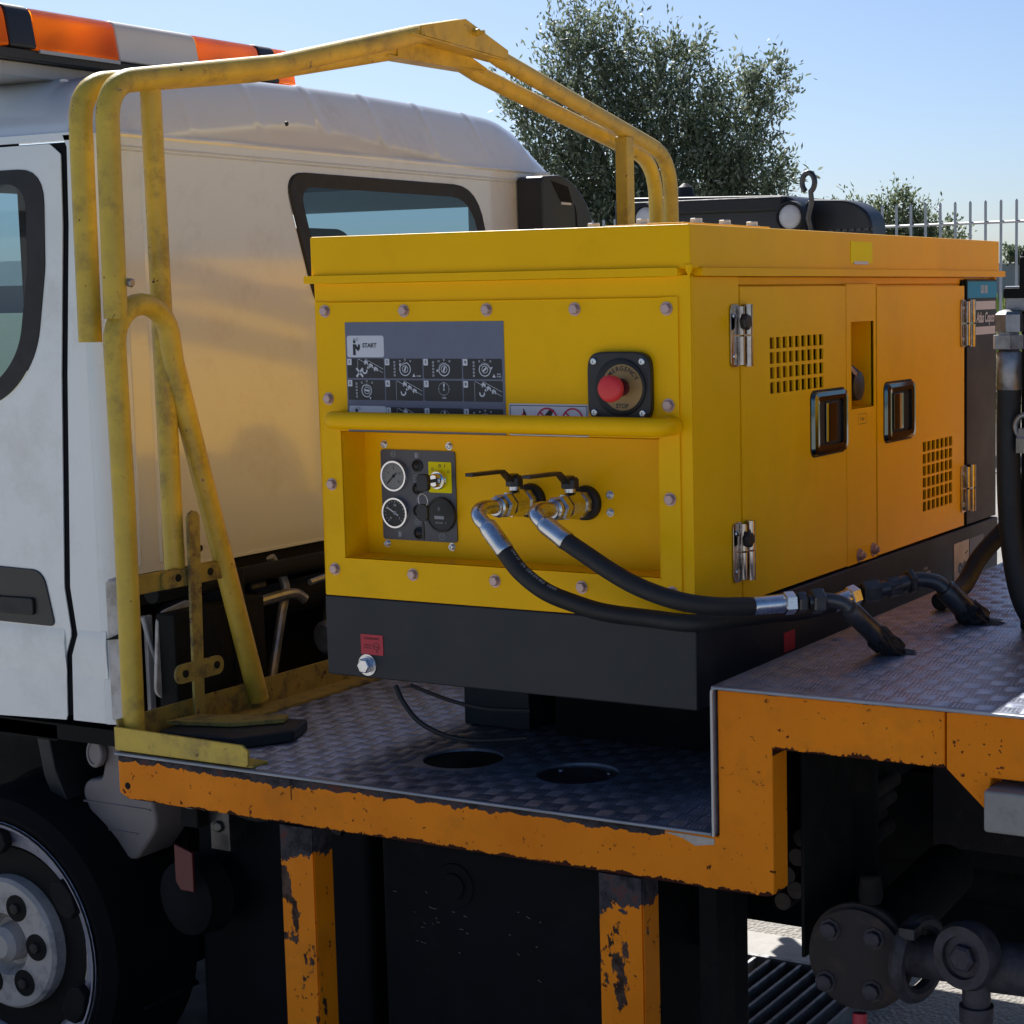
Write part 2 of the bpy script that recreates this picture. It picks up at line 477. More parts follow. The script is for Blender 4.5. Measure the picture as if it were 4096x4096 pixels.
def smooth_path(pts, k=6):
    P = [Vector(p) for p in pts]
    Q = [P[0] * 2 - P[1]] + P + [P[-1] * 2 - P[-2]]
    out = []
    for i in range(1, len(Q) - 2):
        a, b, c, d = Q[i - 1], Q[i], Q[i + 1], Q[i + 2]
        for j in range(k):
            t = j / k
            out.append(0.5 * ((2 * b) + (c - a) * t + (2 * a - 5 * b + 4 * c - d) * t * t + (3 * b - a - 3 * c + d) * t ** 3))
    out.append(P[-1])
    return out

def bend_path(pts, r, k=8):
    """straight runs joined by round bends of radius r"""
    P = [Vector(p) for p in pts]
    out = [P[0]]
    for i in range(1, len(P) - 1):
        a = (P[i - 1] - P[i]); b = (P[i + 1] - P[i])
        la, lb = a.length, b.length
        a.normalize(); b.normalize()
        ang = math.pi - a.angle(b)
        t = min(r * math.tan(ang / 2), la * 0.49, lb * 0.49)
        s0 = P[i] + a * t; s1 = P[i] + b * t
        for j in range(k + 1):
            q = j / k
            out.append((1 - q) ** 2 * s0 + 2 * q * (1 - q) * P[i] + q * q * s1)
    out.append(P[-1])
    return out

def rrect(x0, x1, z0, z1, r, n=5):
    out = []
    for cx, cz, a0 in ((x1 - r, z1 - r, 0), (x0 + r, z1 - r, 90), (x0 + r, z0 + r, 180), (x1 - r, z0 + r, 270)):
        for j in range(n + 1):
            a = R_(a0 + 90 * j / n)
            out.append((cx + r * math.cos(a), cz + r * math.sin(a)))
    return out

def sheet(mb, u0, u1, v0, v1, holes, w0, w1, plane):
    """flat plate with rectangular holes; plane 'y': u=x v=z w=y; 'x': u=y v=z w=x; 'z': u=x v=y w=z"""
    us = sorted({u0, u1} | {h[0] for h in holes} | {h[1] for h in holes})
    vs_ = sorted({v0, v1} | {h[2] for h in holes} | {h[3] for h in holes})
    us = [u for u in us if u0 <= u <= u1]; vs_ = [v for v in vs_ if v0 <= v <= v1]
    def P(u, v, w):
        return {'y': (u, w, v), 'x': (w, u, v), 'z': (u, v, w)}[plane]
    nu, nv = len(us), len(vs_)
    solid = {}
    for i in range(nu - 1):
        for j in range(nv - 1):
            cu = (us[i] + us[i + 1]) / 2; cv = (vs_[j] + vs_[j + 1]) / 2
            solid[i, j] = not any(h[0] < cu < h[1] and h[2] < cv < h[3] for h in holes)
    vs = [P(us[i], vs_[j], w) for w in (w0, w1) for i in range(nu) for j in range(nv)]
    I = lambda i, j, k: k * nu * nv + i * nv + j
    fs = []
    for (i, j), sdd in solid.items():
        if not sdd: continue
        fs.append((I(i, j, 0), I(i + 1, j, 0), I(i + 1, j + 1, 0), I(i, j + 1, 0)))
        fs.append((I(i, j, 1), I(i, j + 1, 1), I(i + 1, j + 1, 1), I(i + 1, j, 1)))
        for di, dj, a, b in ((-1, 0, (i, j), (i, j + 1)), (1, 0, (i + 1, j + 1), (i + 1, j)), (0, -1, (i + 1, j), (i, j)), (0, 1, (i, j + 1), (i + 1, j + 1))):
            if not solid.get((i + di, j + dj), False):
                fs.append((I(*a, 0), I(*a, 1), I(*b, 1), I(*b, 0)))
    mb.add(vs, fs)
    return mb

# ---------------------------------------------------------------- objects
WORIG = {}
def thing(name, label, cat, loc=(0, 0, 0), group=None):
    o = bpy.data.objects.new(name, None)
    COL.objects.link(o)
    o.location = loc
    o.empty_display_size = 0.1
    o['label'] = label; o['category'] = cat
    if group: o['group'] = group
    WORIG[o.name] = Vector(loc)
    return o

def link_mesh(name, me, parent=None, pos=(0, 0, 0), rot=None):
    o = bpy.data.objects.new(name, me)
    COL.objects.link(o)
    p = Vector(pos)
    WORIG[o.name] = p
    if parent is not None:
        o.parent = parent
        o.location = p - WORIG[parent.name]
    else:
        o.location = p
    if rot is not None: o.rotation_euler = rot
    return o

def part(name, mb, mat, parent=None, smooth=True, bevel=0.0, label=None, ang=32, seg=2, kind=None):
    me = mb.mesh(name)
    me.materials.append(MT[mat] if isinstance(mat, str) else mat)
    if smooth and len(me.polygons):
        me.polygons.foreach_set('use_smooth', [True] * len(me.polygons))
        me.set_sharp_from_angle(angle=R_(ang))
    o = link_mesh(name, me, parent)
    if bevel > 0:
        b = o.modifiers.new('edge', 'BEVEL')
        b.width = bevel; b.segments = seg; b.limit_method = 'ANGLE'; b.angle_limit = R_(40)
        b.harden_normals = True
    if label: o['label'] = label
    if kind: o['kind'] = kind
    return o

def copies(src, parent, positions, rots=None):
    """more of the same part, sharing its mesh; positions are world offsets added to the first one's place"""
    for i, p in enumerate(positions):
        c = src.copy()
        COL.objects.link(c)
        c.parent = parent
        c.location = src.location + Vector(p)
        if rots: c.rotation_euler = rots[i]

# flat printing on a surface
TEXT_CACHE = {}
def text_poly(body, size, bold=0.0, align='LEFT', shear=0.0):
    cu = bpy.data.curves.new('lettering', 'FONT')
    cu.body = body; cu.size = size; cu.align_x = align; cu.align_y = 'CENTER'
    cu.offset = bold; cu.shear = shear; cu.resolution_u = 3
    ob = bpy.data.objects.new('lettering', cu)
    me = bpy.data.meshes.new_from_object(ob)
    vs = [(v.co.x, v.co.y) for v in me.vertices]
    fs = [tuple(p.vertices) for p in me.polygons]
    bpy.data.objects.remove(ob); bpy.data.curves.remove(cu); bpy.data.meshes.remove(me)
    return vs, fs

class Print:
    """collects flat marks in (u, v) on plane y=w (facing -y) or x=w (facing +x)"""
    def __init__(s, plane, w):
        s.plane = plane; s.w = w; s.mb = MB()
    def P(s, u, v):
        return (u, s.w, v) if s.plane == 'y' else (s.w, u, v)
    def poly(s, pts):
        s.mb.add([s.P(*p) for p in pts], [tuple(range(len(pts)))]); return s
    def rect(s, u0, u1, v0, v1):
        return s.poly([(u0, v0), (u1, v0), (u1, v1), (u0, v1)])
    def disc(s, u, v, r, n=20):
        return s.poly([(u + r * math.cos(2 * math.pi * k / n), v + r * math.sin(2 * math.pi * k / n)) for k in range(n)])
    def ring(s, u, v, r0, r1, n=28, a0=0, a1=360):
        A = [s.P(u + r0 * math.cos(R_(a0 + (a1 - a0) * k / n)), v + r0 * math.sin(R_(a0 + (a1 - a0) * k / n))) for k in range(n + 1)]
        B = [s.P(u + r1 * math.cos(R_(a0 + (a1 - a0) * k / n)), v + r1 * math.sin(R_(a0 + (a1 - a0) * k / n))) for k in range(n + 1)]
        s.mb.loops(A, B, close=False); return s
    def line(s, u0, v0, u1, v1, t):
        d = Vector((u1 - u0, v1 - v0)); n = Vector((-d.y, d.x)).normalized() * t / 2
        return s.poly([(u0 + n.x, v0 + n.y), (u1 + n.x, v1 + n.y), (u1 - n.x, v1 - n.y), (u0 - n.x, v0 - n.y)])
    def text(s, body, u, v, size, bold=0.0, align='LEFT', sx=1.0, rot=0.0, shear=0.0):
        vs, fs = text_poly(body, size, bold, align, shear)
        c, sn = math.cos(rot), math.sin(rot)
        s.mb.add([s.P(u + (x * sx) * c - y * sn, v + (x * sx) * sn + y * c) for x, y in vs], fs); return s
    def done(s, name, mat, parent):
        return part(name, s.mb, mat, parent, smooth=False, kind='stuff' if len(s.mb.f) > 1 else None)

# ================================================================= SETTING
GZ = -1.38
gm = MB().add([(-400, -300, GZ), (400, -300, GZ), (400, 600, GZ), (-400, 600, GZ)], [(0, 1, 2, 3)])
g = part('ground', gm, 'ground', smooth=False); g['kind'] = 'structure'
g = part('bounce_yard', MB().add([(-200, -60, GZ + .004), (200, -60, GZ + .004), (200, -.9, GZ + .004), (-200, -.9, GZ + .004)], [(0, 1, 2, 3)]), surf('pale_bounce_sheet', (0.43, 0.41, 0.37), 0.85, var=0.3, scale=8, bump=0.5, bscale=60), smooth=False); g['kind'] = 'structure'  # unseen sheet on the camera side, added to set the bounced light
vb = MB()
xs = np.linspace(-60, 40, 60); ys = [24.0, 25.0, 27.0, 30.0, 34.0, 40.0, 60.0]
hz = [0.0, 0.25, 0.8, 1.35, 1.7, 1.8, 1.75]
vv = [(x, y, GZ - 0.02 + h * (0.9 + 0.1 * math.sin(x * 0.7 + y))) for y, h in zip(ys, hz) for x in xs]
nf = [(j * 60 + i, j * 60 + i + 1, (j + 1) * 60 + i + 1, (j + 1) * 60 + i) for j in range(6) for i in range(59)]
vb.add(vv, nf)
g = part('embankment', vb, 'soil'); g['kind'] = 'structure'

hx = [-260 + 8 * i for i in range(28)]
hv_ = [(x, 150 - .25 * (x + 150), GZ - 1) for x in hx] + [(x, 175 - .25 * (x + 150), GZ + 8.0 + 1.4 * math.sin(x * .03) + .5 * math.sin(x * .17) - 10 * max(0, (x + 92) / 48)) for x in hx]
g = part('far_hill', MB().add(hv_, [(i, i + 1, i + 29, i + 28) for i in range(27)]), surf('hazy_green_hill', (0.14, 0.18, 0.16), 0.9, var=0.35, scale=0.12)); g['kind'] = 'structure'

# grass on the bank
def blades(n, x0, x1, y0, y1, zf, h):
    X = rng.uniform(x0, x1, n); Y = rng.uniform(y0, y1, n)
    vs = np.zeros((n, 3, 3))
    hh = h * rng.uniform(0.5, 1.3, n); a = rng.uniform(0, 6.28, n); w = 0.03
    Z = np.array([zf(x, y) for x, y in zip(X, Y)])
    vs[:, 0] = np.stack([X - w * np.cos(a), Y - w * np.sin(a), Z], 1)
    vs[:, 1] = np.stack([X + w * np.cos(a), Y + w * np.sin(a), Z], 1)
    vs[:, 2] = np.stack([X + rng.uniform(-.1, .1, n), Y + rng.uniform(-.1, .1, n), Z + hh], 1)
    return vs.reshape(-1, 3), n
def zbank(x, y):
    return GZ - 0.05 + np.interp(y, ys, hz) * (0.9 + 0.1 * math.sin(x * 0.7 + y))
def tri_mesh(name, V, k, mat):
    n = len(V) // k
    me = bpy.data.meshes.new(name)
    me.vertices.add(len(V)); me.vertices.foreach_set('co', V.astype(np.float32).ravel())
    me.loops.add(len(V)); me.loops.foreach_set('vertex_index', np.arange(len(V), dtype=np.int32))
    me.polygons.add(n); me.polygons.foreach_set('loop_start', np.arange(0, len(V), k, dtype=np.int32))
    me.update(calc_edges=True)
    me.materials.append(MT[mat])
    return me
MT['lug'] = surf('foot_polished_aluminium', (0.40, 0.43, 0.53), 0.36, metal=0.80, var=0.25, scale=60, dirt=0.8, dirtcol=(0.06, 0.056, 0.054), dscale=3.5, dthr=0.52)
V, n = blades(26000, -26, -2, 24.5, 38, zbank, 0.28)
o = link_mesh('grass', tri_mesh('grass', V, 3, 'grass'))
o['kind'] = 'stuff'; o['label'] = 'bright green grass on the bank beyond the fence'; o['category'] = 'grass'

# far wall and the dark scrub along its top
w = MB().box(-60, 30, 48, 49, GZ, 1.38)
o = part('far_wall', w, 'farwall'); o['label'] = 'long pale grey wall far behind the fence'; o['category'] = 'wall'

def leaf_cloud(lobes, n, ll, lw, spread=1.0):
    """n narrow leaf quads in clumps through a set of spherical lobes"""
    c = np.array([l[0] for l in lobes]); r = np.array([l[1] for l in lobes])
    pr = r ** 2.4; pr = pr / pr.sum()
    ncl = max(8, n // 16)
    idx = rng.choice(len(lobes), ncl, p=pr)
    d = rng.normal(size=(ncl, 3)); d /= np.linalg.norm(d, axis=1)[:, None]
    rad = r[idx] * (rng.uniform(0.12, 1.0, ncl) ** 0.5) * rng.uniform(0.82, 1.06, ncl)
    C = c[idx] + d * rad[:, None]
    outer_ = (np.abs(rad / r[idx]) > .72) & (d[:, 2] > -.1)
    up = d * 0.6 + np.array([0, 0, 1.0]) * 0.9 + rng.normal(size=(ncl, 3)) * 0.35
    up /= np.linalg.norm(up, axis=1)[:, None]
    k = n // ncl
    t = rng.uniform(0, 0.26, (ncl, k, 1)) * spread * np.where(outer_, rng.uniform(1.0, 1.7, ncl), 1.0)[:, None, None]
    P = C[:, None, :] + up[:, None, :] * t + rng.normal(size=(ncl, k, 3)) * 0.035 * spread
    P = P.reshape(-1, 3)
    U = np.repeat(up, k, 0) + rng.normal(size=(ncl * k, 3)) * 0.8
    U /= np.linalg.norm(U, axis=1)[:, None]
    W = np.cross(U, rng.normal(size=U.shape)); W /= np.linalg.norm(W, axis=1)[:, None]
    L = ll * rng.uniform(0.6, 1.3, (len(P), 1)); B = lw * rng.uniform(0.7, 1.2, (len(P), 1))
    q = np.stack([P, P + U * L * 0.5 + W * B, P + U * L, P + U * L * 0.5 - W * B], 1)
    return q.reshape(-1, 3), C, up

def tree(name, label, base, lobes, n, ll, lw, mat, spread=1.0, trunk_r=0.12, twigs=260):
    t = thing(name, label, 'tree', base)
    V, C, up = leaf_cloud(lobes, n, ll, lw, spread)
    link_mesh('crown', tri_mesh('crown', V, 4, mat), t)
    tb = MB()
    b = Vector(base)
    cen = sum((Vector(l[0]) for l in lobes), Vector()) / len(lobes)
    fork = b.lerp(cen, 0.45)
    tb.tube(smooth_path([b, b.lerp(fork, 0.5) + Vector((0.05, 0.03, 0)), fork], 3), [trunk_r * (1 - 0.08 * i) for i in range(7)], 9)
    for l, r in lobes:
        e = Vector(l) + Vector((0, 0, r * 0.4))
        mid = fork.lerp(e, 0.5) + Vector((random.uniform(-.15, .15), random.uniform(-.15, .15), -0.08))
        pth = smooth_path([fork, mid, e], 4)
        tb.tube(pth, [trunk_r * 0.45 * (1 - 0.9 * i / 8) for i in range(9)], 6)
    sel = rng.choice(len(C), min(twigs, len(C)), replace=False)
    for i in sel:
        p = Vector(C[i]); u = Vector(up[i])
        tb.tube([p - u * 0.28 * spread, p + u * 0.26 * spread], [0.006, 0.002], 4, caps=False)
    part('trunk', tb, 'bark', t)
    return t

tree('olive_tree', 'tall loose olive-like tree with silvery leaves behind the yellow rail', (-8.1, 14.8, GZ),
     [((-8.86, 14.41, 2.95), .42), ((-8.95, 14.41, 3.36), .20), ((-8.72, 14.45, 3.55), .12), ((-9.12, 14.19, 2.35), .38), ((-9.35, 14.07, 2.62), .20),
      ((-8.48, 14.63, 3.25), .30), ((-8.40, 14.6, 2.75), .36), ((-7.98, 14.92, 3.02), .30), ((-7.80, 15.02, 3.24), .13), ((-7.95, 14.8, 2.45), .48),
      ((-7.36, 15.16, 2.72), .34), ((-7.02, 15.33, 2.80), .22), ((-6.92, 15.36, 2.58), .16), ((-7.40, 15.07, 2.15), .46), ((-7.12, 15.24, 1.85), .34),
      ((-8.47, 14.42, 2.10), .52), ((-9.02, 14.2, 1.75), .46), ((-7.75, 14.88, 1.65), .62), ((-8.3, 14.6, 1.25), .7), ((-7.15, 15.1, 1.35), .45), ((-8.9, 14.2, 1.1), .6)],
     54000, 0.072, 0.0140, 'leaf', trunk_r=.10, twigs=420)
SB = [((-7.47, 19.48, 1.45), .31), ((-7.04, 19.71, 1.47), .27), ((-7.77, 19.35, 1.52), .17), ((-6.66, 19.86, 1.28), .22),
      ((-7.17, 19.68, 1.70), .14), ((-7.32, 19.52, 1.0), .5), ((-6.9, 19.7, .9), .5), ((-7.95, 19.3, 1.35), .17)]
tree('small_bush_tree', 'small pale green tree right of the dark machine behind the pickets', (-7.2, 19.6, GZ),
     SB,
     16000, 0.065, 0.014, 'leaf2', spread=0.8, trunk_r=0.07, twigs=90)
# row of scrub bushes along the horizon
for i in range(3):
    x = -14.6 + i * 1.0 + random.uniform(-.2, .2)
    r = random.uniform(.16, .24)
    V, C, up = leaf_cloud([((x, 47.2, 1.42 + r * 0.3), r), ((x + 0.4, 47.4, 1.38), r * 0.8)], 900, 0.10, 0.04, 1.0)
    me = tri_mesh('scrub_bush', V, 4, 'leaf')
    o = link_mesh('scrub_bush', me)
    o['label'] = ['leftmost of three dark scrub bushes above the far grey wall', 'middle one of three dark scrub bushes above the far grey wall', 'rightmost of three dark scrub bushes above the far grey wall'][i]
    o['category'] = 'bush'; o['group'] = 'scrub bushes above the far wall'

# fence of steel pickets
P0 = Vector((-2.40, 9.85, 0)); P1 = Vector((-6.50, 10.60, 0)); dv = (P1 - P0).normalized()
fence = thing('picket_fence', 'grey steel picket fence with one horizontal rail behind the compressor', 'fence', (P0.x, P0.y, GZ))
s_ = 0.126
pk = MB().box(-.008, .008, -.008, .008, -2.35, 0).lathe((0, 0, 0), (0, 0, 1), [(0, .009), (.01, .004)], 6)
me = pk.mesh('picket'); me.materials.append(MT['galv'])
for i in range(-12, 44):
    p = P0 + dv * (s_ * i - 0.02)
    link_mesh('picket', me, fence, (p.x, p.y, 1.27))
for z in (1.12, -0.7):
    a = P0 - dv * 1.8; b = P0 + dv * 5.6
    part('rail', MB().tube([(a.x, a.y, z), (b.x, b.y, z)], 0.011, 6), 'galv', fence)
for k in (-2, 14, 30):
    p = P0 + dv * (s_ * k + 0.04)
    part('post', MB().box(p.x - .022, p.x + .022, p.y - .022, p.y + .022, GZ, 1.30), 'galv', fence, bevel=.003)

# building behind the camera: seen only as a reflection in the cab window
hb = thing('workshop_building', 'long grey workshop with shallow roof reflected in the cab door window', 'building', (-12, -34, GZ))
part('wall', MB().box(-40, 6, -44, -34, GZ, 3.2), 'hangar', hb)
part('roof', MB().prism([(-45, 3.2), (-33.5, 3.2), (-39, 5.6)], 'x', -41, 7), 'hangar', hb)
part('gate', MB().box(-14, -9, -34.02, -33.9, GZ, 2.4), 'teal', hb)
part('gate', MB().box(-22, -17, -34.02, -33.9, GZ, 2.4), 'teal', hb)

# steel grating on the ground under the truck
gr = thing('floor_grating', 'dark steel bar grating on the ground under the truck', 'grating', (-0.6, 1.5, GZ))
part('pit_shade', MB().box(-1.15, -.30, .60, 1.635, GZ + .003, GZ + .006), 'tankblack', gr)  # flat black sheet standing in for the darkness below the bars
bar = MB().box(-.005, .005, 0, .68, 0, .04)
bar_o = part('bar', bar, 'worn_steel', gr)
bar_o.location = Vector((-1.12, .955, GZ + .012)) - WORIG[gr.name]
copies(bar_o, gr, [(.05 * i, 0, 0) for i in range(1, 18)])
part('frame', MB().box(-1.15, -.28, 1.637, 1.655, GZ + .004, GZ + .055), 'worn_steel', gr)
part('frame', MB().box(-1.15, -.28, .93, .95, GZ + .004, GZ + .055), 'worn_steel', gr)

g = part('kerb', MB().box(-.96, -.24, 1.66, 1.86, GZ - .02, GZ + .045), surf('pale_kerb_concrete', (0.50, 0.48, 0.45), 0.9, var=0.15, scale=20, bump=0.5, bscale=50), bevel=.01); g['kind'] = 'structure'
g = part('underbody_shade_sheet', MB().add([(-3, -.6, GZ + .008), (-.30, -.6, GZ + .008), (-.30, .92, GZ + .008), (-1.16, .92, GZ + .008), (-1.16, 1.64, GZ + .008), (-.97, 1.64, GZ + .008), (-.97, 2.6, GZ + .008), (-3, 2.6, GZ + .008)], [tuple(range(8))]), 'tankblack', smooth=False); g['kind'] = 'structure'  # black sheet that paints the shade under the truck onto the ground
# ================================================================= COMPRESSOR
W_, D_, H_ = 0.90, 1.845, 0.668
cp = thing('compressor', 'yellow skid mounted air compressor cabinet on the truck bed', 'compressor', (-0.45, 0.92, -0.178))
YB = 0.075
b = MB()
sheet(b, -W_, 0, 0, H_, [(-.842, -.070, .082, .355)], 0.0, 0.012, 'y')
b.box(-W_, -W_ + .01, .012, D_, 0, H_)
b.box(-W_ + .01, 0, D_ - .01, D_, 0, H_)
b.box(-.01, 0, .012, .2165, 0, H_)
b.box(-W_ + .01, -.012, .014, D_ - .012, .650, .6675)
b.box(-.030, -.014, .2165, 1.585, .636, .650)
part('cabinet', b, 'yellow', cp, bevel=.0025, ang=30)
b = MB()
sheet(b, -W_ + .002, -.025, .002, .628, [(-.842, -.070, .082, .355)], -.004, 0.0, 'y')
part('front_panel', b, 'yellow', cp, bevel=.0022)
b = MB()
x0, x1, z0, z1 = -.8412, -.0708, .0828, .3542
A = [(x0, -.003, z0), (x1, -.003, z0), (x1, -.003, z1), (x0, -.003, z1)]
Bq = [(x0, YB, z0), (x1, YB, z0), (x1, YB, z1), (x0, YB, z1)]
b.loops(A, Bq); b.add(Bq, [(0, 1, 2, 3)])
part('control_recess', b, 'yellow', cp, smooth=False)
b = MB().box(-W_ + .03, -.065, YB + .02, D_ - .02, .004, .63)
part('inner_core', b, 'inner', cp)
# base
part('base_frame', MB().box(-W_ - .004, .006, -.003, D_ + .002, -.178, -.003), 'base', cp, bevel=.004)
part('skid', MB().box(-.55, -.03, .36, D_ - .1, -.36, -.18), 'tankblack', cp, bevel=.004)
part('support_crate', MB().box(-.80, -.62, .36, .9, -.358, -.23), 'base', cp, bevel=.004)
# lid
part('lid', MB().box(-W_ - .006, .006, -.006, D_ + .006, .682, .767), 'yellow', cp, bevel=.004, seg=3)
lf = MB()
lf.prism(rrect(-W_ - .018, -.016, .6685, .6845, .004, 3), 'y', -.016, 0.02)
lf.prism(rrect(.026, D_ + .03, .6685, .6845, .004, 3), 'x', -.02, .016)
lf.prism([(-W_ - .018, .6685), (-W_ + .03, .6685), (-W_ + .03, .6845), (-W_ - .018, .6845)], 'y', .02, D_ + .014)
lf.lathe((.001, -.001, .690), (0, 0, -1), [(0, .010), (.012, .007), (.02, .002)], 10)
part('lid_flange', lf, 'yellow', cp)
part('lid_plate', MB().box(-.10, -.018, .02, .405, .768, .7715).box(-.20, -.104, .03, .12, .768, .770), 'yellow', cp, bevel=.001)
hb_ = hexa((0, 0, 0), (0, 0, 1), .0125, .010)
hb_.lathe((0, 0, -.001), (0, 0, 1), [(0, .016), (.002, .016)], 14)
hob = part('lid_bolt', hb_, 'lamp', cp)
hob.location = Vector((-.04, .112, .772)) - WORIG[cp.name]
copies(hob, cp, [(0, .126, 0), (0, .252, 0), (-.09, -.055, 0), (-.21, -.04, -.004)])
# panel bolts
bt = hexa((0, 0, 0), (0, -1, 0), .0105, .009, .3)
bt.lathe((0, 0.0005, 0), (0, -1, 0), [(0, .0135), (.0018, .0135)], 16)
bo = part('panel_bolt', bt, 'bolt', cp)
pts = [(-.873, .610), (-.667, .609), (-.461, .609), (-.253, .608), (-.047, .607), (-.872, .424), (-.872, .240), (-.872, .056),
       (-.046, .421), (-.046, .238), (-.045, .054), (-.666, .055), (-.459, .0535), (-.251, .053)]
bo.location = Vector((pts[0][0], -.004, pts[0][1])) - WORIG[cp.name]
copies(bo, cp, [(p[0] - pts[0][0], 0, p[1] - pts[0][1]) for p in pts[1:]])
# grab bar
gb = MB().tube(bend_path([(-.832, -.004, .381), (-.832, -.058, .382), (-.036, -.058, .382), (-.036, -.004, .381)], .035, 8), .0185, 18)
part('grab_bar', gb, 'yellow', cp, ang=60)

# instruction decal -------------------------------------------------
yd = -.0052
dec = part('instruction_decal', MB().box(-.821, -.421, yd, -.0041, .355, .586), 'decal_grey', cp)
pw = Print('y', yd - .0004); pk_ = Print('y', yd - .0004); pg = Print('y', yd - .0009); pkk = Print('y', yd - .0009)
def rr(p, u0, u1, v0, v1, r=.005): p.poly(rrect(u0, u1, v0, v1, r, 3))
rr(pw, -.8165, -.7205, .5125, .558)
pw.done('start_panel', 'print_white', dec); pw = Print('y', yd - .0004)
rr(pw, -.8165, -.7205, .368, .410)
def figure(u, v):
    pkk.disc(u, v + .014, .0035, 10)
    pkk.poly([(u - .004, v - .014), (u + .003, v - .014), (u + .003, v), (u + .010, v - .006), (u + .012, v - .003), (u + .004, v + .009), (u - .004, v + .009)])
    pkk.poly([(u + .008, v - .002), (u + .014, v - .002), (u + .015, v + .008), (u + .010, v + .009)])
figure(-.797, .531); figure(-.797, .386)
pkk.text('START', -.776, .537, .0125, .0004); pkk.text('STOP', -.776, .389, .0125, .0004)
for vv_ in (.5505, .4045):
    pkk2 = Print('y', yd - .0009)
    pg.poly([(-.8005, vv_ - .003), (-.795, vv_ - .003), (-.79775, vv_ + .003)])
    pg.ring(-.790, vv_, .0026, .0034, 12)
    pg.line(-.792, vv_ - .002, -.788, vv_ + .002, .0007)
cells = []
for r_, (vb_, vt_) in enumerate(((.4685, .5100), (.4225, .4650))):
    for c_ in range(4):
        u0 = -.8175 + .0985 * c_
        rr(pk_, u0, u0 + .0955, vb_, vt_, .003)
        cells.append((u0, vb_, vt_, str(r_ * 4 + c_ + 1)))
for c_ in range(3):
    u0 = -.719 + .0985 * c_
    rr(pk_, u0, u0 + .0955, .364, .408, .003)
    cells.append((u0, .364, .408, str(c_ + 1)))
ps = Print('y', yd - .0013)
for (u0, vb_, vt_, s) in cells:
    rr(ps, u0 + .0005, u0 + .012, vt_ - .014, vt_ - .0005, .0015)
pn = Print('y', yd - .0017)
for u0, vb_, vt_, s in cells:
    pn.text(s, u0 + .0062, vt_ - .0072, .0085, .0003, 'CENTER')
def knob(u, v, a, arc, warn=False, label=None):
    ps.ring(u, v, .0125, .0145, 24); ps.ring(u, v, .0065, .0078, 18)
    ps.ring(u, v, .0105, .0148, 16, 90 - arc / 2 + a, 90 + arc / 2 + a)
    ps.line(u - .0055 * math.cos(R_(a + 50)), v - .0055 * math.sin(R_(a + 50)), u + .0055 * math.cos(R_(a + 50)), v + .0055 * math.sin(R_(a + 50)), .004)
    e = R_(90 + arc / 2 + a) if a > 0 else R_(90 - arc / 2 + a)
    ps.poly([(u + .017 * math.cos(e) + dx, v + .017 * math.sin(e) + dz) for dx, dz in ((-.003, 0), (.003, .001), (0, -.005))])
    for dx, dz in ((0, .0195), (-.013, .0165), (.014, .0165)):
        ps.ring(u + dx, v + dz, .0014, .0022, 8)
    for i in range(5):
        ps.ring(u - .027, v - .013 + .0068 * i, .0014, .0024, 8)
    if warn:
        ps.poly([(u + .018, v - .016), (u + .026, v - .016), (u + .022, v - .009)])
        ps.text(label[0], u + .028, v - .0145, .0042, .0001)
        if label[1]: ps.text(label[1], u + .0295, v - .0095, .0042, .0001)
def pipes(u0, vb_, vt_, blocked=False):
    ps.line(u0 + .030, vt_ - .001, u0 + .093, vb_ + .012, .0009); ps.line(u0 + .048, vt_ - .001, u0 + .094, vt_ - .022, .0009)
    ps.line(u0 + .028, vb_ + .001, u0 + .028, vt_ - .002, .0006)
    for i in range(3):
        cx = u0 + .044 + .0125 * i; cz = vt_ - .008 - .0068 * i
        ps.poly([(cx, cz), (cx + .004, cz + .005), (cx + .011, cz + .001), (cx + .011, cz - .006), (cx + .008, cz - .004), (cx + .006, cz - .001), (cx + .003, cz - .006)])
    ps.ring(u0 + .046, vt_ - .0255, .004, .0072, 12, 160, 380)
    ps.poly([(u0 + .0515, vt_ - .021), (u0 + .0575, vt_ - .021), (u0 + .0545, vt_ - .0155)])
    if blocked:
        ps.line(u0 + .024, vb_ + .003, u0 + .041, vb_ + .021, .0045); ps.line(u0 + .024, vb_ + .021, u0 + .041, vb_ + .003, .0045)
def clock(u, v, lab=None):
    ps.ring(u, v, .0128, .0134, 24)
    ps.poly([(u, v - .001), (u - .002, v + .011), (u + .003, v + .0105)])
    ps.disc(u, v - .0015, .002, 10)
    for a in (0, 90, 180, 270):
        ps.line(u + .011 * math.cos(R_(a)), v + .011 * math.sin(R_(a)), u + .0145 * math.cos(R_(a)), v + .0145 * math.sin(R_(a)), .0007)
    if lab: ps.text(lab, u, v - .0185, .005, .0002, 'CENTER')
cz = lambda c: (c[1] + c[2]) / 2
pipes(*cells[0][:3], True)
knob(cells[1][0] + .052, cz(cells[1]) - .001, 20, 60, True, ('10 SEC', None))
knob(cells[2][0] + .052, cz(cells[2]) - .001, 20, 150)
knob(cells[3][0] + .054, cz(cells[3]) - .001, -10, 130, True, ('10 SEC', 'MAX'))
knob(cells[4][0] + .050, cz(cells[4]) - .001, -60, 180)
pipes(*cells[5][:3]); clock(cells[6][0] + .050, cz(cells[6]) + .004, '1 Min'); pipes(*cells[7][:3])
pipes(*cells[8][:3]); clock(cells[9][0] + .050, cz(cells[9]) + .004); knob(cells[10][0] + .052, cz(cells[10]) - .001, -20, 150)
pw.done('stop_panel', 'print_white', dec); pk_.done('black_panels', 'print_black', dec); ps.done('pictograms', 'print_white', dec)
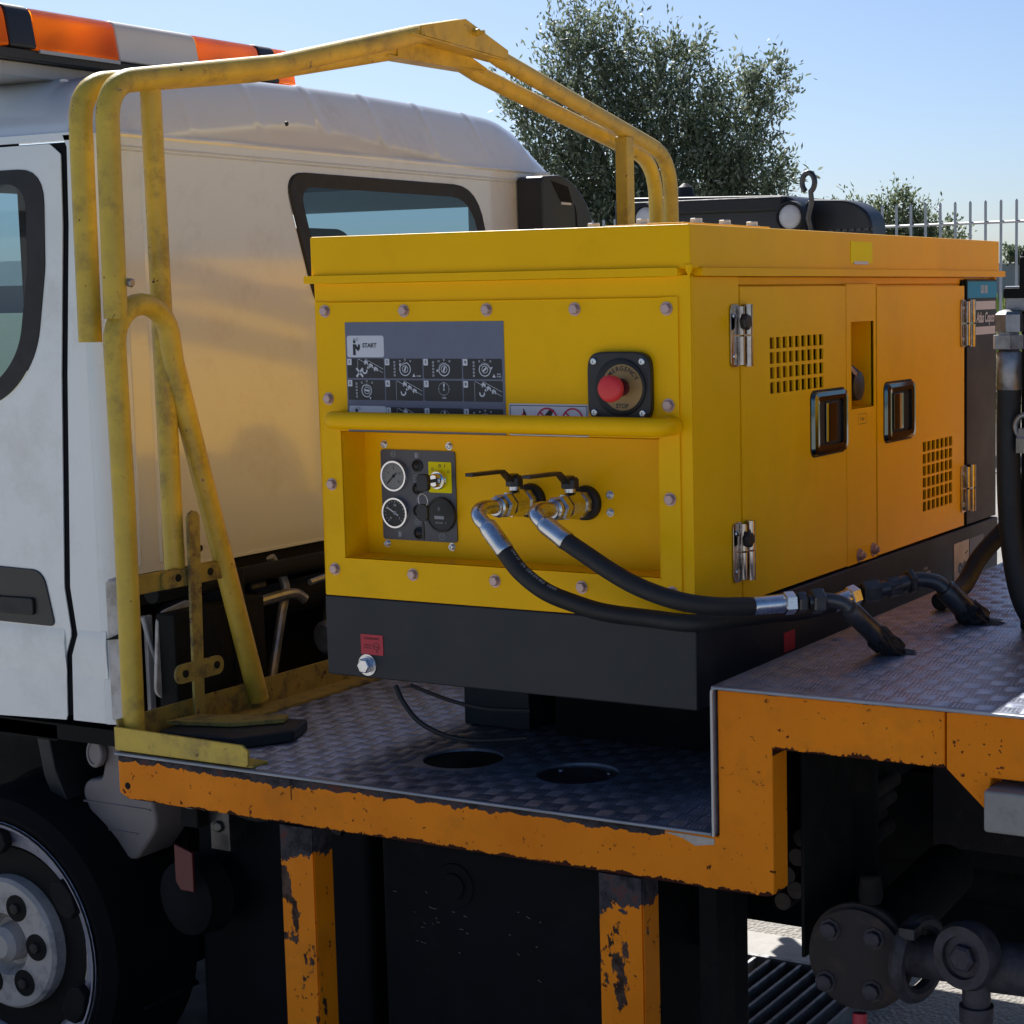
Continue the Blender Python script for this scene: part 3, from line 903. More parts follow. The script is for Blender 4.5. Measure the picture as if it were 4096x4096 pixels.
pkk.done('start_stop_lettering', 'print_black', dec); pg.done('warning_signs', 'print_grey', dec); pn.done('step_numbers', 'print_black', dec)

# warning label ------------------------------------------------------
wl_ = part('warning_label', MB().prism(rrect(-.413, -.226, .3555, .420, .004, 3), 'y', yd, -.0041), 'print_white', cp)
pb = Print('y', yd - .0004)
pb.ring(-.413 + .0935, .388, 0, 0, 3)
for (a, b_, c, d) in ((-.4105, -.2285, .4155, .4170), (-.4105, -.2285, .3580, .3595), (-.4105, -.4090, .358, .417), (-.2300, -.2285, .358, .417)):
    pb.rect(a, b_, c, d)
pb.poly([(-.330, .395), (-.314, .412), (-.305, .408), (-.318, .388)])
pb.poly([(-.318, .386), (-.304, .391), (-.302, .374), (-.314, .374)])
for i in range(4):
    pb.ring(-.276 + .010 * i, .388 - .002 * (i % 2), .002, .0028, 8)
pb.done('label_marks', 'print_black', wl_)
pr_ = Print('y', yd - .0009)
pr_.poly([(-.399, .366), (-.357, .366), (-.378, .4115), (-.378, .405), (-.3925, .370), (-.399, .370)])
pr_.poly([(-.357, .366), (-.364, .3695), (-.3775, .404), (-.378, .4115)])
for u in (-.322, -.262):
    pr_.ring(u, .388, .0215, .0250, 32)
    pr_.line(u - .0165, .388 + .0155, u + .0165, .388 - .0155, .0033)
pr_.done('red_signs', 'print_red', wl_)

# emergency stop -----------------------------------------------------
ec = (-.147, .456)
es = part('emergency_stop', MB().prism([(-.219 + .072 + u * (1 - .0) , z) for u, z in []] or
          [(ec[0] + .071 * math.copysign(abs(math.cos(a)) ** .38, math.cos(a)), ec[1] + .069 * math.copysign(abs(math.sin(a)) ** .38, math.sin(a))) for a in [2 * math.pi * k / 48 for k in range(48)]],
          'y', -.022, -.004), 'black', cp, bevel=.004)
part('dark_ring', MB().lathe((ec[0] + .005, -.022, ec[1]), (0, -1, 0), [(0, .056), (.003, .056), (.005, .052), (.005, .046)], 40), 'rubber', es)
part('legend_disc', MB().lathe((ec[0] + .012, -.026, ec[1]), (0, -1, 0), [(0, .045), (.0025, .045)], 40), 'estop_disc', es)
pe = Print('y', -.0290)
for i, ch in enumerate('EMERGENCY'):
    a = R_(90 + (4 - i) * 15)
    pe.text(ch, ec[0] + .012 + .0365 * math.cos(a), ec[1] + .0365 * math.sin(a), .0125, .0003, 'CENTER', rot=a - math.pi / 2)
pe.text('STOP', ec[0] + .012, ec[1] - .0365, .012, .0003, 'CENTER')
pe.done('legend_lettering', 'print_black', es)
part('stem', MB().lathe((ec[0] + .012, -.029, ec[1]), (0, -1, 0), [(0, .017), (.012, .017), (.012, .013), (.045, .013)], 24), 'print_darkred', es)
part('red_button', MB().lathe((ec[0] + .012, -.062, ec[1]), (0, -1, 0), [(0, .022), (.004, .0255), (.014, .0265), (.019, .024), (.022, .018), (.0225, .001)], 32), 'red', es, ang=50)
sc = MB().lathe((0, 0, 0), (0, -1, 0), [(0, .0068), (.003, .0068), (.004, .0055), (.004, .003), (.0015, .003)], 14)
so = part('corner_screw', sc, 'steel', es)
so.location = Vector((ec[0] - .054, -.022, ec[1] + .050)) - WORIG[es.name]
copies(so, es, [(.108, 0, 0), (0, 0, -.100), (.108, 0, -.100)])

# instrument plate ---------------------------------------------------
yp = YB - .004
ip = part('instrument_plate', MB().prism(rrect(-.797, -.603, .116, .311, .006, 3), 'y', yp, YB - .0005), 'plate_grey', cp)
def gauge(name, cx, cz_, r, ang, dark):
    gg = part(name, MB().lathe((cx, yp, cz_), (0, -1, 0), [(0, r), (.008, r), (.011, r * .97), (.011, r * .86), (.006, r * .84)], 40), 'chrome', cp)
    part('dial', MB().lathe((cx, yp - .0065, cz_), (0, -1, 0), [(0, r * .85), (.0008, r * .85)], 36), 'print_black' if dark else 'dial', gg)
    pd = Print('y', yp - .0078)
    for i in range(17):
        a = R_(225 - i * 270 / 16)
        q = .70 if i % 4 else .62
        pd.line(cx + r * q * math.cos(a), cz_ + r * q * math.sin(a), cx + r * .78 * math.cos(a), cz_ + r * .78 * math.sin(a), .0009)
    for i, s in enumerate(('0', '4', '8', '12', '16') if not dark else ('0', '1/2', '1')):
        n_ = 5 if not dark else 3
        a = R_(225 - i * 270 / (n_ - 1))
        pd.text(s, cx + r * .48 * math.cos(a), cz_ + r * .48 * math.sin(a), .0065, .0001, 'CENTER')
    pd.done('scale_marks', 'print_white' if dark else 'print_black', gg)
    pd = Print('y', yp - .0086)
    a = R_(ang)
    pd.line(cx - r * .3 * math.cos(a), cz_ - r * .3 * math.sin(a), cx + r * .72 * math.cos(a), cz_ + r * .72 * math.sin(a), .0028)
    pd.disc(cx, cz_, .0035)
    pd.done('needle', 'print_white' if dark else 'print_black', gg)
    0 and part('cover_glass', MB().lathe((cx, yp - .0095, cz_), (0, -1, 0), [(0, r * .86), (.0006, r * .86)], 36), MT['glass_clear'] if 'glass_clear' in MT else 'glass', gg)
MT['glass_clear'] = glassy('gauge_glass', (0.93, 0.93, 0.93))
gauge('pressure_gauge', -.758, .255, .034, 222, False)
gauge('fuel_gauge', -.758, .175, .034, 150, True)
il = MB().lathe((0, 0, 0), (0, -1, 0), [(0, .0135), (.003, .0135), (.004, .0105), (.002, .010), (.006, .006), (.008, .001)], 22)
io = part('indicator_lamp', il, 'black', cp)
io.location = Vector((-.700, yp, .278)) - WORIG[cp.name]
copies(io, cp, [(-.0005, 0, -.049), (-.001, 0, -.097), (-.0005, 0, -.145)])
kl = part('key_switch_label', MB().prism(rrect(-.671, -.612, .222, .288, .003, 3), 'y', yp - .0012, yp - .0002), 'yellow_clean', cp)
pd = Print('y', yp - .0017)
pd.text('O', -.641, .2795, .009, .0003, 'CENTER'); pd.text('I', -.629, .2795, .009, .0003, 'CENTER')
pd.ring(-.660, .272, .0022, .0032, 10); pd.ring(-.619, .268, .0022, .0032, 10)
pd.done('switch_marks', 'print_black', kl)
ks = part('key_switch', MB().lathe((-.641, yp - .001, .250), (0, -1, 0), [(0, .020), (.008, .020), (.010, .0185), (.014, .0185), (.014, .0155), (.022, .0150), (.026, .012), (.026, .004)], 30), 'chrome', cp)
kg = MB().prism(rrect(-.6555, -.6265, .232, .268, .009, 4), 'y', yp - .068, yp - .055)
kg.box(-.643, -.639, yp - .056, yp - .026, .246, .254)
ko = part('ignition_key', kg, 'black', cp, bevel=.002)
part('key_ring', MB().ring((-.645, yp - .060, .212), (.2, 1, .1), .014, .0007, 28, 6), 'steel', ko)
part('key_fob', MB().prism(rrect(-.661, -.633, .168, .204, .010, 4), 'y', yp - .063, yp - .054).box(-.651, -.645, yp - .060, yp - .056, .128, .172), 'black', ko, bevel=.0015)
hm = part('hour_meter', MB().lathe((-.640, yp, .175), (0, -1, 0), [(0, .0375), (.006, .0375), (.008, .036), (.008, .033), (.006, .032)], 36), 'black', cp)
pd = Print('y', yp - .0072)
pd.rect(-.655, -.630, .166, .173); pd.text('HOURS', -.643, .158, .006, .0001, 'CENTER'); pd.text('h', -.627, .158, .006, .0001)
pd.ring(-.643, .188, .0025, .0035, 10)
pd.line(-.643, .184, -.643, .193, .001)
pd.done('meter_marks', 'print_grey', hm)
pd = Print('y', yp - .0006)
# pump, battery, air and engine symbols
pd.ring(-.763, .3015, .0055, .0066, 16); pd.line(-.7655, .298, -.7655, .305, .0016); pd.line(-.760, .298, -.760, .305, .0016)
def pump(u, v): pd.rect(u - .004, u + .003, v - .0055, v + .006); pd.line(u + .005, v - .004, u + .006, v + .005, .0012)
pump(-.702, .300); pump(-.752, .128)
pd.rect(-.711, -.691, .256, .2572); pd.rect(-.711, -.691, .243, .2442); pd.rect(-.711, -.7098, .243, .2572); pd.rect(-.6922, -.691, .243, .2572); pd.line(-.708, .251, -.703, .251, .001); pd.line(-.698, .251, -.694, .251, .001)
pd.ring(-.700, .2045, .0045, .0056, 14); pd.line(-.700, .201, -.700, .208, .0014)
for u in (-.7055, -.690): pd.ring(u, .157, .0050, .0060, 14); pd.disc(u, .157, .0016, 8)
pd.ring(-.641, .128, .0065, .0076, 18); pd.line(-.641, .128, -.6445, .131, .0012); pd.line(-.641, .128, -.6375, .131, .0012)
pd.done('plate_symbols', 'print_grey', cp)
ss = MB().lathe((0, 0, 0), (0, -1, 0), [(0, .0088), (.001, .0088), (.001, .0062), (.006, .0062), (.007, .005), (.007, .003), (.004, .003)], 16)
so = part('socket_screw', ss, 'steel', cp)
so.location = Vector((-.789, YB, .322)) - WORIG[cp.name]
copies(so, cp, [(.170, 0, 0), (0, 0, -.216), (.170, 0, -.216), (.335, -.001, -.094), (.562, 0, -.090), (.562, 0, -.126)])

# outlet valves ------------------------------------------------------
def valve(x, z):
    v = part('outlet_valve', MB().lathe((x, .060, z), (0, -1, 0), [(0, .024), (.004, .0275), (.020, .0275), (.020, .024), (.030, .024), (.034, .030), (.060, .026), (.064, .026), (.072, .026)], 8, .3), 'steel', cp, ang=25)
    part('wall_collar', MB().lathe((x, YB, z), (0, -1, 0), [(0, .036), (.012, .035), (.016, .030)], 28), 'rubber', v)
    part('union_nut', MB().lathe((x, -.014, z), (0, -1, 0), [(0, .024), (.003, .0265), (.022, .0265), (.026, .022)], 6, .4).lathe((x, -.042, z), (0, -1, 0), [(0, .018), (.003, .021), (.012, .021), (.015, .017), (.02, .017)], 24), 'steel', v, ang=25)
    hb2 = MB().lathe((x, .012, z + .028), (0, 0, 1), [(0, .012), (.010, .012)], 14)
    part('valve_stem', hb2, 'steel', v)
    h = MB().lathe((x, .012, z + .036), (0, 0, 1), [(0, .019), (.018, .019), (.022, .015)], 8, .2)
    prof = [(.022, z + .038), (-.002, z + .044), (-.030, z + .066), (-.150, z + .070), (-.150, z + .077), (-.034, z + .074), (-.012, z + .060), (.015, z + .062)]
    h.prism(prof, 'x', x - .0095, x + .0095)
    part('lever', h, 'black', v, bevel=.0015)
    return v
valve(-.416, .214); valve(-.283, .214)

# right hand side ----------------------------------------------------
def vent(u0, u1, v0, v1, nu, nv, gu, gv):
    hs = []
    pu = (u1 - u0 + gu) / nu; pv = (v1 - v0 + gv) / nv
    for i in range(nu):
        for j in range(nv):
            hs.append((u0 + i * pu, u0 + i * pu + pu - gu, v0 + j * pv, v0 + j * pv + pv - gv))
    return hs
d1 = part('door', sheet(MB(), .2205, .7660, .004, .6460, vent(.358, .636, .424, .5415, 9, 4, .010, .0075), -.003, .0005, 'x'), 'yellow', cp, bevel=.0006)
d2 = part('door', sheet(MB(), .9555, 1.5750, .004, .6440, vent(1.262, 1.480, .075, .252, 7, 6, .010, .0065), -.003, .0005, 'x'), 'yellow', cp, bevel=.0006)
for dd, a, b_ in ((d1, .2200, .7670), (d2, .9545, 1.5760)):
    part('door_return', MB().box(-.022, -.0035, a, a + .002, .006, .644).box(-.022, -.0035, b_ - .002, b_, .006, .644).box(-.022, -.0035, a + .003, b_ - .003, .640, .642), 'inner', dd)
pc = sheet(MB(), .7715, .9500, .002, .6500, [(.798, .936, .364, .565)], -.006, -.0003, 'x')
part('centre_post', pc, 'yellow', cp, bevel=.0008)
pq = MB()
A = [(-.002, .798, .364), (-.002, .936, .364), (-.002, .936, .565), (-.002, .798, .565)]
Bq = [(-.055, .798, .364), (-.055, .936, .364), (-.055, .936, .565), (-.055, .798, .565)]
pq.loops(A, Bq); pq.add(Bq, [(3, 2, 1, 0)])
part('latch_pocket', pq, 'yellow', cp, smooth=False)
part('filler_neck', MB().lathe((-.0535, .868, .415), (1, 0, 0), [(0, .040), (.014, .040), (.020, .036), (.044, .034), (.048, .02)], 26).tube([(-.045, .815, .475), (-.03, .85, .452), (-.02, .865, .440)], .016, 12), 'black', cp)
part('filler_neck_clip', MB().prism([(.800, .462), (.850, .436), (.856, .446), (.800, .474)], 'x', -.012, -.008), 'steel', cp)
for a_, b_, z_ in ((.2155, .2210, .646), (.7655, .7725, .646), (.9495, .9560, .646), (1.5750, 1.5975, .660)):
    part('door_gap_shade', MB().box(-.012, -.0062, a_, b_, .004, z_), 'tankblack', cp)  # black strips that paint the darkness inside the door gaps
dp = part('dark_side_panel', MB().box(-.01, .0008, 1.598, D_ - .0005, .002, .662), 'base', cp, bevel=.0015)
xl = .0016
part('blue_label', MB().box(.0009, xl, 1.601, 1.843, .612, .656), 'print_blue', dp)
pd = Print('x', xl + .0004); pd.text('U110', 1.735, .634, .030, .0011, 'CENTER', 0.85); pd.done('model_lettering', 'print_white', dp)
pd = Print('x', xl); pd.rect(1.644, 1.834, .580, .603); pd.rect(1.644, 1.834, .5125, .534); pd.done('white_stripes', 'print_white', dp)
pd = Print('x', xl); pd.text('Atlas Copco', 1.747, .5575, .038, .0012, 'CENTER', 0.78, shear=.25); pd.done('maker_lettering', 'print_white', dp)
ll_ = part('lid_reflector', MB().prism(rrect(.782, .913, .699, .748, .005, 3), 'x', .0062, .0072), 'yellow_clean', cp)
part('reflector_edge', MB().box(.0073, .0085, .800, .885, .696, .703), 'print_white', ll_)
pd = Print('x', .0003)
for a, b_, c, d in ((.838, .890, .3495, .3505), (.838, .890, .3265, .3275), (.838, .839, .3265, .3505), (.889, .890, .3265, .3505)): pd.rect(a, b_, c, d)
pd.text('5 bar', .864, .3385, .0125, .0001, 'CENTER'); pd.done('pocket_lettering', 'print_darkred', cp)
# latches
def latch(yc, zc, flip):
    o = MB()
    out = rrect(yc - .096, yc + .096, zc - .071, zc + .071, .018, 5)
    inn = rrect(yc - .068, yc + .068, zc - .050, zc + .050, .008, 5)
    o.loops([(.002, u, v) for u, v in out], [(.010, yc + (u - yc) * .97, zc + (v - zc) * .97) for u, v in out])
    o.loops([(.010, yc + (u - yc) * .97, zc + (v - zc) * .97) for u, v in out], [(.012, u, v) for u, v in rrect(yc - .080, yc + .080, zc - .060, zc + .060, .012, 5)])
    o.loops([(.012, u, v) for u, v in rrect(yc - .080, yc + .080, zc - .060, zc + .060, .012, 5)], [(.010, u, v) for u, v in inn])
    o.loops([(.010, u, v) for u, v in inn], [(-.018, u * 1.0, v) for u, v in inn])
    o.add([(-.018, u, v) for u, v in inn], [tuple(range(len(inn)))])
    l = part('door_latch', o, 'latch', cp, ang=40)
    s = -1 if flip else 1
    p = MB().prism([(.006, -.010), (.009, .0), (.006, .052), (.002, .052), (-.004, -.006)], 'z', zc - .044, zc + .044)
    for i, v in enumerate(p.v):
        p.v[i] = (v[0], yc - s * .012 + s * v[1], v[2])
    part('paddle', p, 'latch', l, bevel=.0012)
    part('latch_gasket', MB().prism(rrect(yc - .099, yc + .099, zc - .074, zc + .074, .02, 5), 'x', .0007, .0022), 'rubber', l)
latch(.662, .345, False); latch(1.094, .343, True)
# hinges
def hinge(yc, z0, z1, s, dark, knob_):
    h = thing_part = part('hinge', MB().prism(rrect(yc - .052, yc - .010, z0, z1, .010, 3), 'x', .001, .0045).prism(rrect(yc + .010, yc + .046, z0 + .003, z1 - .003, .010, 3), 'x', .001, .0045), 'hinge_metal', cp, bevel=.001)
    zm = (z0 + z1) / 2
    part('knuckle', MB().cyl((.012, yc + .010, z0), (.012, yc + .010, zm - .002), .0105).cyl((.012, yc + .010, zm + .002), (.012, yc + .010, z1), .0105), 'hinge_metal', h)
    part('knuckle', MB().cyl((.009, yc - .016, z0 + .004), (.009, yc - .016, zm - .002), .008).cyl((.009, yc - .016, zm + .002), (.009, yc - .016, z1 - .004), .008), 'hinge_metal', h)
    part('hinge_screw', MB().lathe((.0045, yc - .036, z0 + .022), (1, 0, 0), [(0, .007), (.002, .006)], 12).lathe((.0045, yc - .036, z1 - .022), (1, 0, 0), [(0, .007), (.002, .006)], 12), 'steel', h)
    if knob_: part('rubber_stop', MB().lathe((.016, yc - .020, z1 - .035), (1, -.1, 0), [(0, .017), (.010, .018), (.014, .014)], 6), 'black', h, bevel=.002)
hinge(.222, .487, .612, 1, False, True); hinge(.222, .050, .172, 1, True, True)
hinge(1.594, .483, .608, 1, False, False); hinge(1.598, .040, .166, 1, True, False)
pbm = MB().lathe((0, 0, 0), (1, 0, 0), [(0, .017), (.002, .017), (.002, .011), (.010, .011), (.012, .009)], 12).lathe((.010, 0, 0), (1, 0, 0), [(0, .006), (.006, .006)], 10)
po = part('post_bolt', pbm, 'bolt', cp)
po.location = Vector((.0, .841, .019)) - WORIG[cp.name]
copies(po, cp, [(0, .087, .003)])
# stickers on the base
for (nm, u0, u1, v0, v1, pl, w_) in (('flammable_sticker', -.810, -.751, -.126, -.082, 'y', -.0040),):
    st = part(nm, MB().box(u0, u1, w_ - .0004, w_ + .0006, v0, v1), 'redsticker', cp)
    pd = Print('y', w_ - .0009)
    pd.text('Compressor', (u0 + u1) / 2, v1 - .008, .0085, .0002, 'CENTER', .95)
    for q in (0, .007, .014): pd.ring(u0 + .013 + q, (v0 + v1) / 2 - .004, .0035, .0048, 10, 30, 300)
    pd.ring(u1 - .018, (v0 + v1) / 2 - .003, .007, .0085, 12); pd.line(u1 - .024, (v0 + v1) / 2 - .003, u1 - .008, (v0 + v1) / 2 - .006, .002); pd.line(u1 - .016, v0 + .012, u1 - .016, v0 + .004, .002)
    pd.done('sticker_print', 'print_darkred', st)
part('side_sticker', MB().box(.0062, .0072, .402, .458, -.134, -.092), 'redsticker', cp)
bp_ = part('base_bolt', MB().lathe((-.794, -.003, -.149), (0, -1, 0), [(0, .0235), (.003, .0235), (.003, .019), (.005, .019)], 24).lathe((-.794, -.008, -.149), (0, -1, 0), [(0, .0165), (.012, .0165), (.014, .014)], 6, .2), 'steel', cp, ang=25)
pa = part('paper_label', MB().box(.0062, .0070, 1.480, 1.598, -.150, -.036), 'paper', cp)
pd = Print('x', .0074); pd.text('98', 1.545, -.118, .062, .003, 'CENTER', 1.1); pd.line(1.565, -.072, 1.590, -.066, .004); pd.done('stencil_number', 'print_black', pa)
part('grey_label', MB().box(.0062, .0069, 1.604, 1.72, -.15, -.036), 'plate_grey', cp)
pd = Print('x', .0066); pd.text('DT', 1.268, -.098, .045, .001, 'CENTER', 1.1); pd.text('max', 1.268, -.070, .016, .0003, 'CENTER', 1.1); pd.done('base_lettering', 'print_grey', cp)

# ================================================================= HOSES AND FITTINGS
def ferrule_chain(parent, p0, p1, r, mat='steel', name='crimp_ferrule'):
    d = Vector(p1) - Vector(p0); L = d.length
    return part(name, MB().lathe(p0, d, [(0, r * .82), (L * .04, r * .95), (L * .2, r), (L * .8, r), (L * .95, r * 1.04), (L, r * .98)], 24), mat, parent, ang=50)
h1 = thing('air_hose', 'black air hose from the left valve, the lower of the two', 'hose', (-.416, -.07, .2), 'air hoses from the outlet valves')
part('elbow', MB().tube(smooth_path([(-.416, -.060, .215), (-.416, -.098, .218), (-.412, -.126, .212), (-.400, -.138, .200), (-.385, -.140, .188)], 5), .0150, 18), 'steel', h1, ang=60)
ferrule_chain(h1, (-.385, -.140, .190), (-.338, -.145, .139), .0190)
P_h1 = [(-.342, -.145, .143), (-.306, -.145, .102), (-.252, -.140, .065), (-.197, -.120, .041), (-.142, -.100, .024), (-.065, -.060, .011), (.021, -.038, .004), (.064, .060, .000), (.078, .180, -.010), (.097, .300, -.022), (.124, .395, -.020)]
part('rubber_hose', MB().tube(smooth_path(P_h1, 7), .0178, 20), 'rubber', h1, ang=60)
def hose_print(path, r, s0, body, size, parent, view=(1.9, -3.1, .5)):
    L = [0.0]
    for i in range(1, len(path)): L.append(L[-1] + (path[i] - path[i - 1]).length)
    vs, fs = text_poly(body, size, .0002)
    out = []
    for x, y in vs:
        s_ = min(L[-1] - 1e-5, s0 + x)
        i = max(k for k in range(len(L)) if L[k] <= s_); i = min(i, len(path) - 2)
        t = (path[i + 1] - path[i]).normalized()
        p = path[i] + t * (s_ - L[i])
        w = (Vector(view) - p); w -= t * w.dot(t); w.normalize()
        up_ = t.cross(w) * -1
        if up_.z < 0: up_ = -up_
        a = .75 + y / r
        out.append(p + (w * math.cos(a) + up_ * math.sin(a)) * (r + .0005))
    part('hose_lettering', MB().add(out, fs), 'print_grey', parent, smooth=False, kind='stuff')
hose_print(smooth_path(P_h1, 7), .0178, .012, 'DN 19  1SN  DIN EN 853  19/99', .0095, h1)
ferrule_chain(h1, (.118, .385, -.021), (.145, .432, -.011), .019)
part('swivel_nut', MB().lathe((.143, .430, -.011), (.026, .05, .012), [(0, .019), (.004, .023), (.024, .023), (.028, .019)], 6), 'steel', h1, ang=25)
h2 = thing('air_hose', 'black air hose from the right valve, ending nearest the camera', 'hose', (-.283, -.07, .2), 'air hoses from the outlet valves')
part('elbow', MB().tube(smooth_path([(-.283, -.060, .215), (-.283, -.098, .220), (-.279, -.124, .216), (-.268, -.134, .208), (-.255, -.136, .197)], 5), .0150, 18), 'steel', h2, ang=60)
ferrule_chain(h2, (-.257, -.135, .199), (-.196, -.145, .165), .0190)
P_h2 = [(-.200, -.145, .167), (-.159, -.150, .147), (-.094, -.150, .112), (-.038, -.145, .086), (.029, -.130, .064), (.082, -.080, .048), (.127, 0, .038)]
part('rubber_hose', MB().tube(smooth_path(P_h2, 7), .0178, 20), 'rubber', h2, ang=60)
ferrule_chain(h2, (.122, -.006, .038), (.168, .051, .038), .0185)
part('swivel_nut', MB().lathe((.168, .051, .038), (.018, .02, 0), [(0, .017), (.003, .0225), (.022, .0225), (.026, .018)], 6), 'steel', h2, ang=25)

def riser(label, pts, r, nuts, deckp, seedv):
    t = thing('pipe_elbow_fitting', label, 'pipe fitting', deckp, 'elbow fittings on the chequer plate')
    part('bent_pipe', MB().tube(smooth_path(pts, 6), r * .8, 18), 'dark_steel', t, ang=60)
    for (p, d, rr_, L) in nuts:
        part('hex_nut', MB().lathe(p, d, [(0, rr_ * .88), (.003, rr_), (L - .003, rr_), (L, rr_ * .9)], 6, .2), 'dark_steel', t, ang=25)
    e0 = Vector(pts[-1]); e1 = Vector(deckp)
    dd = (e1 - e0)
    part('hose_sleeve', MB().lathe(e0 - dd * .12, dd, [(0, r * .95), (.008, r * 1.15), (dd.length * .85, r * 1.2), (dd.length * 1.1, r * 1.15)], 20), 'dark_steel', t)
    # torn rubber grommet where it dives through the plate
    rnd = random.Random(seedv)
    g_ = MB(); n = 30
    ax = dd.normalized(); u = ax.orthogonal().normalized(); w2 = ax.cross(u)
    rows = []
    for q, (t_, k_) in enumerate(((.50, 1.24), (.62, 1.42), (.74, 1.36), (.88, 1.55), (1.0, 1.5))):
        row = []
        for k in range(n):
            a = 2 * math.pi * k / n
            rr3 = r * (k_ + (rnd.uniform(-.10, .22) if q else 0))
            p = e0 + dd * (t_ + rnd.uniform(-.05, .05) * (q != 4) + (rnd.uniform(-.12, .1) if q == 0 else 0)) + (u * math.cos(a) + w2 * math.sin(a)) * rr3
            p.z = max(p.z, -.0812 + .0006 * q)
            row.append(p)
        rows.append(row)
    for q in range(len(rows) - 1): g_.loops(rows[q], rows[q + 1])
    skirt = []
    for k in range(n):
        a = 2 * math.pi * k / n
        e = Vector((math.cos(a) + .35, math.sin(a) + .15, 0)) * r * rnd.uniform(1.5, 2.3)
        skirt.append((deckp[0] + e.x, deckp[1] + e.y, -.0816))
    g_.add(skirt + [(deckp[0], deckp[1], -.070)], [(k, (k + 1) % n, n) for k in range(n)])
    part('torn_grommet', g_, 'rubber', t, smooth=False)
riser('dark elbow fitting nearest the orange frame corner', [(.205, .088, .038), (.232, .112, .040), (.262, .128, .032), (.280, .136, .012)], .0175,
      [((.188, .070, .038), (.018, .02, 0), .021, .018), ((.208, .092, .038), (.018, .02, 0), .0255, .026)], (.318, .250, -.083), 3)
riser('dark elbow fitting further back beside the compressor base', [(.170, .470, -.003), (.215, .505, .006), (.255, .545, .018), (.292, .570, .010), (.312, .580, -.010)], .0215,
      [((.162, .462, -.004), (.03, .03, .004), .025, .040), ((.205, .500, .003), (.03, .03, .006), .023, .03), ((.240, .532, .014), (.02, .02, .005), .028, .014)], (.360, .640, -.083), 5)

# hydraulic column on the right edge
hv = thing('hydraulic_valve_column', 'black hydraulic valve column at the right edge of the photo', 'hydraulic valve', (.55, .62, -.083))
part('column', MB().box(.470, .66, .585, .70, -.083, .715).box(.475, .60, .55, .585, .63, .70), 'grime', hv, bevel=.006)
part('valve_block', MB().box(.443, .66, .56, .60, .588, .640), 'worn_steel', hv, bevel=.003)
part('block_top', MB().box(.441, .66, .552, .61, .615, .636), 'grime', hv, bevel=.004)
hx = (.458, .545)
part('port_cap', MB().lathe((hx[0], hx[1], .592), (0, 0, -1), [(0, .012), (.004, .024), (.010, .030), (.045, .030)], 6, .2), 'worn_steel', hv, ang=25)
part('port_nut', MB().lathe((hx[0] - .002, hx[1], .546), (0, 0, -1), [(0, .024), (.006, .024), (.006, .034), (.034, .034), (.036, .026)], 6, .9), 'worn_steel', hv, ang=25)
part('hose_ferrule', MB().lathe((hx[0], hx[1], .510), (0, 0, -1), [(0, .020), (.006, .026), (.082, .026), (.084, .024)], 22), 'worn_steel', hv, ang=50)
part('side_fitting', MB().lathe((.498, .52, .30), (0, 0, 1), [(0, .018), (.03, .018), (.034, .014), (.05, .012)], 6).ring((.508, .52, .352), (0, 1, .2), .028, .006), 'worn_steel', hv)
cr_ = thing('unseen_crane', 'unseen orange crane body beyond the right edge, added to bounce light on the doors', 'crane', (1.5, 1.2, -.083))  # unseen crane inferred from the doors' orange tone, added to bounce warm light
part('unseen_crane_base', MB().box(1.05, 1.75, .35, 2.1, -.083, .55), 'crane_orange', cr_, bevel=.02)
part('unseen_crane_column', MB().box(1.20, 1.60, .9, 1.5, .551, 1.9), 'crane_orange', cr_, bevel=.03)
part('reflection_box', MB().box(.25, 1.0, 1.95, 2.35, -.083, .50), surf('reflection_box_orange', (0.36, 0.125, 0.010), 0.6, var=0.2), cr_, bevel=.01)  # unseen box added so the doors reflect dark orange instead of sky
part('unseen_control_bank', MB().box(.93, 1.049, .5, 1.1, .25, .62), 'grime', cr_, bevel=.01)
hh_ = thing('hydraulic_hose', 'thick black hydraulic hose hanging down in front of the column', 'hose', (.458, .545, .42))
part('rubber_hose', MB().tube(smooth_path([(.458, .545, .430), (.457, .545, .34), (.459, .545, .22), (.466, .545, .12), (.480, .545, .03), (.500, .548, -.03), (.53, .56, -.07)], 8), .0255, 20), 'rubber', hh_, ang=60)
h3 = thing('hydraulic_hose', 'black hose curving down to the chequer plate behind the thick one', 'hose', (.3, .9, -.05))
part('rubber_hose', MB().tube(smooth_path([(.40, .97, .14), (.343, .955, .104), (.310, .950, .072), (.272, .905, .018), (.255, .84, -.040), (.235, .74, -.062)], 7), .021, 16), 'rubber', h3, ang=60)

# ================================================================= GUARD RAIL
gr_ = thing('guard_rail', 'yellow tubular guard hoop between the cab and the compressor', 'guard rail', (-1.36, -.12, -.36))
XA, XB, r_t = -1.36, -1.44, .0255
za = 1.118
def hoop(x, zn, zf):
    e = 0.0 if x == XA else 1.0
    c = [(x, -.118, zn), (x, -.112, 1.110), (x, .46, 1.204 - .012 * e), (x, 1.02, 1.338 - .036 * e), (x, 1.225, 1.380 - .042 * e), (x, 1.44, 1.318 - .036 * e), (x, 2.40 + .04 * e, 1.120 - .012 * e), (x, 2.497, 1.0), (x, 2.50 + .05 * e, zf)]
    P = [Vector(p) for p in c]
    first = bend_path([P[0], P[1], P[2], P[3]], .10, 10)
    first = [p for p in first]
    last = bend_path([P[5], P[6] + Vector((0, .07, -.02)), P[8]], .16, 10)
    return MB().tube(first[:-1] + [P[3], P[4]] + last, r_t, 18)
part('hoop_tube', hoop(XA, .600, -.33), 'rail', gr_, ang=60)
part('hoop_tube', hoop(XB, .549, -.33), 'rail', gr_, ang=60)
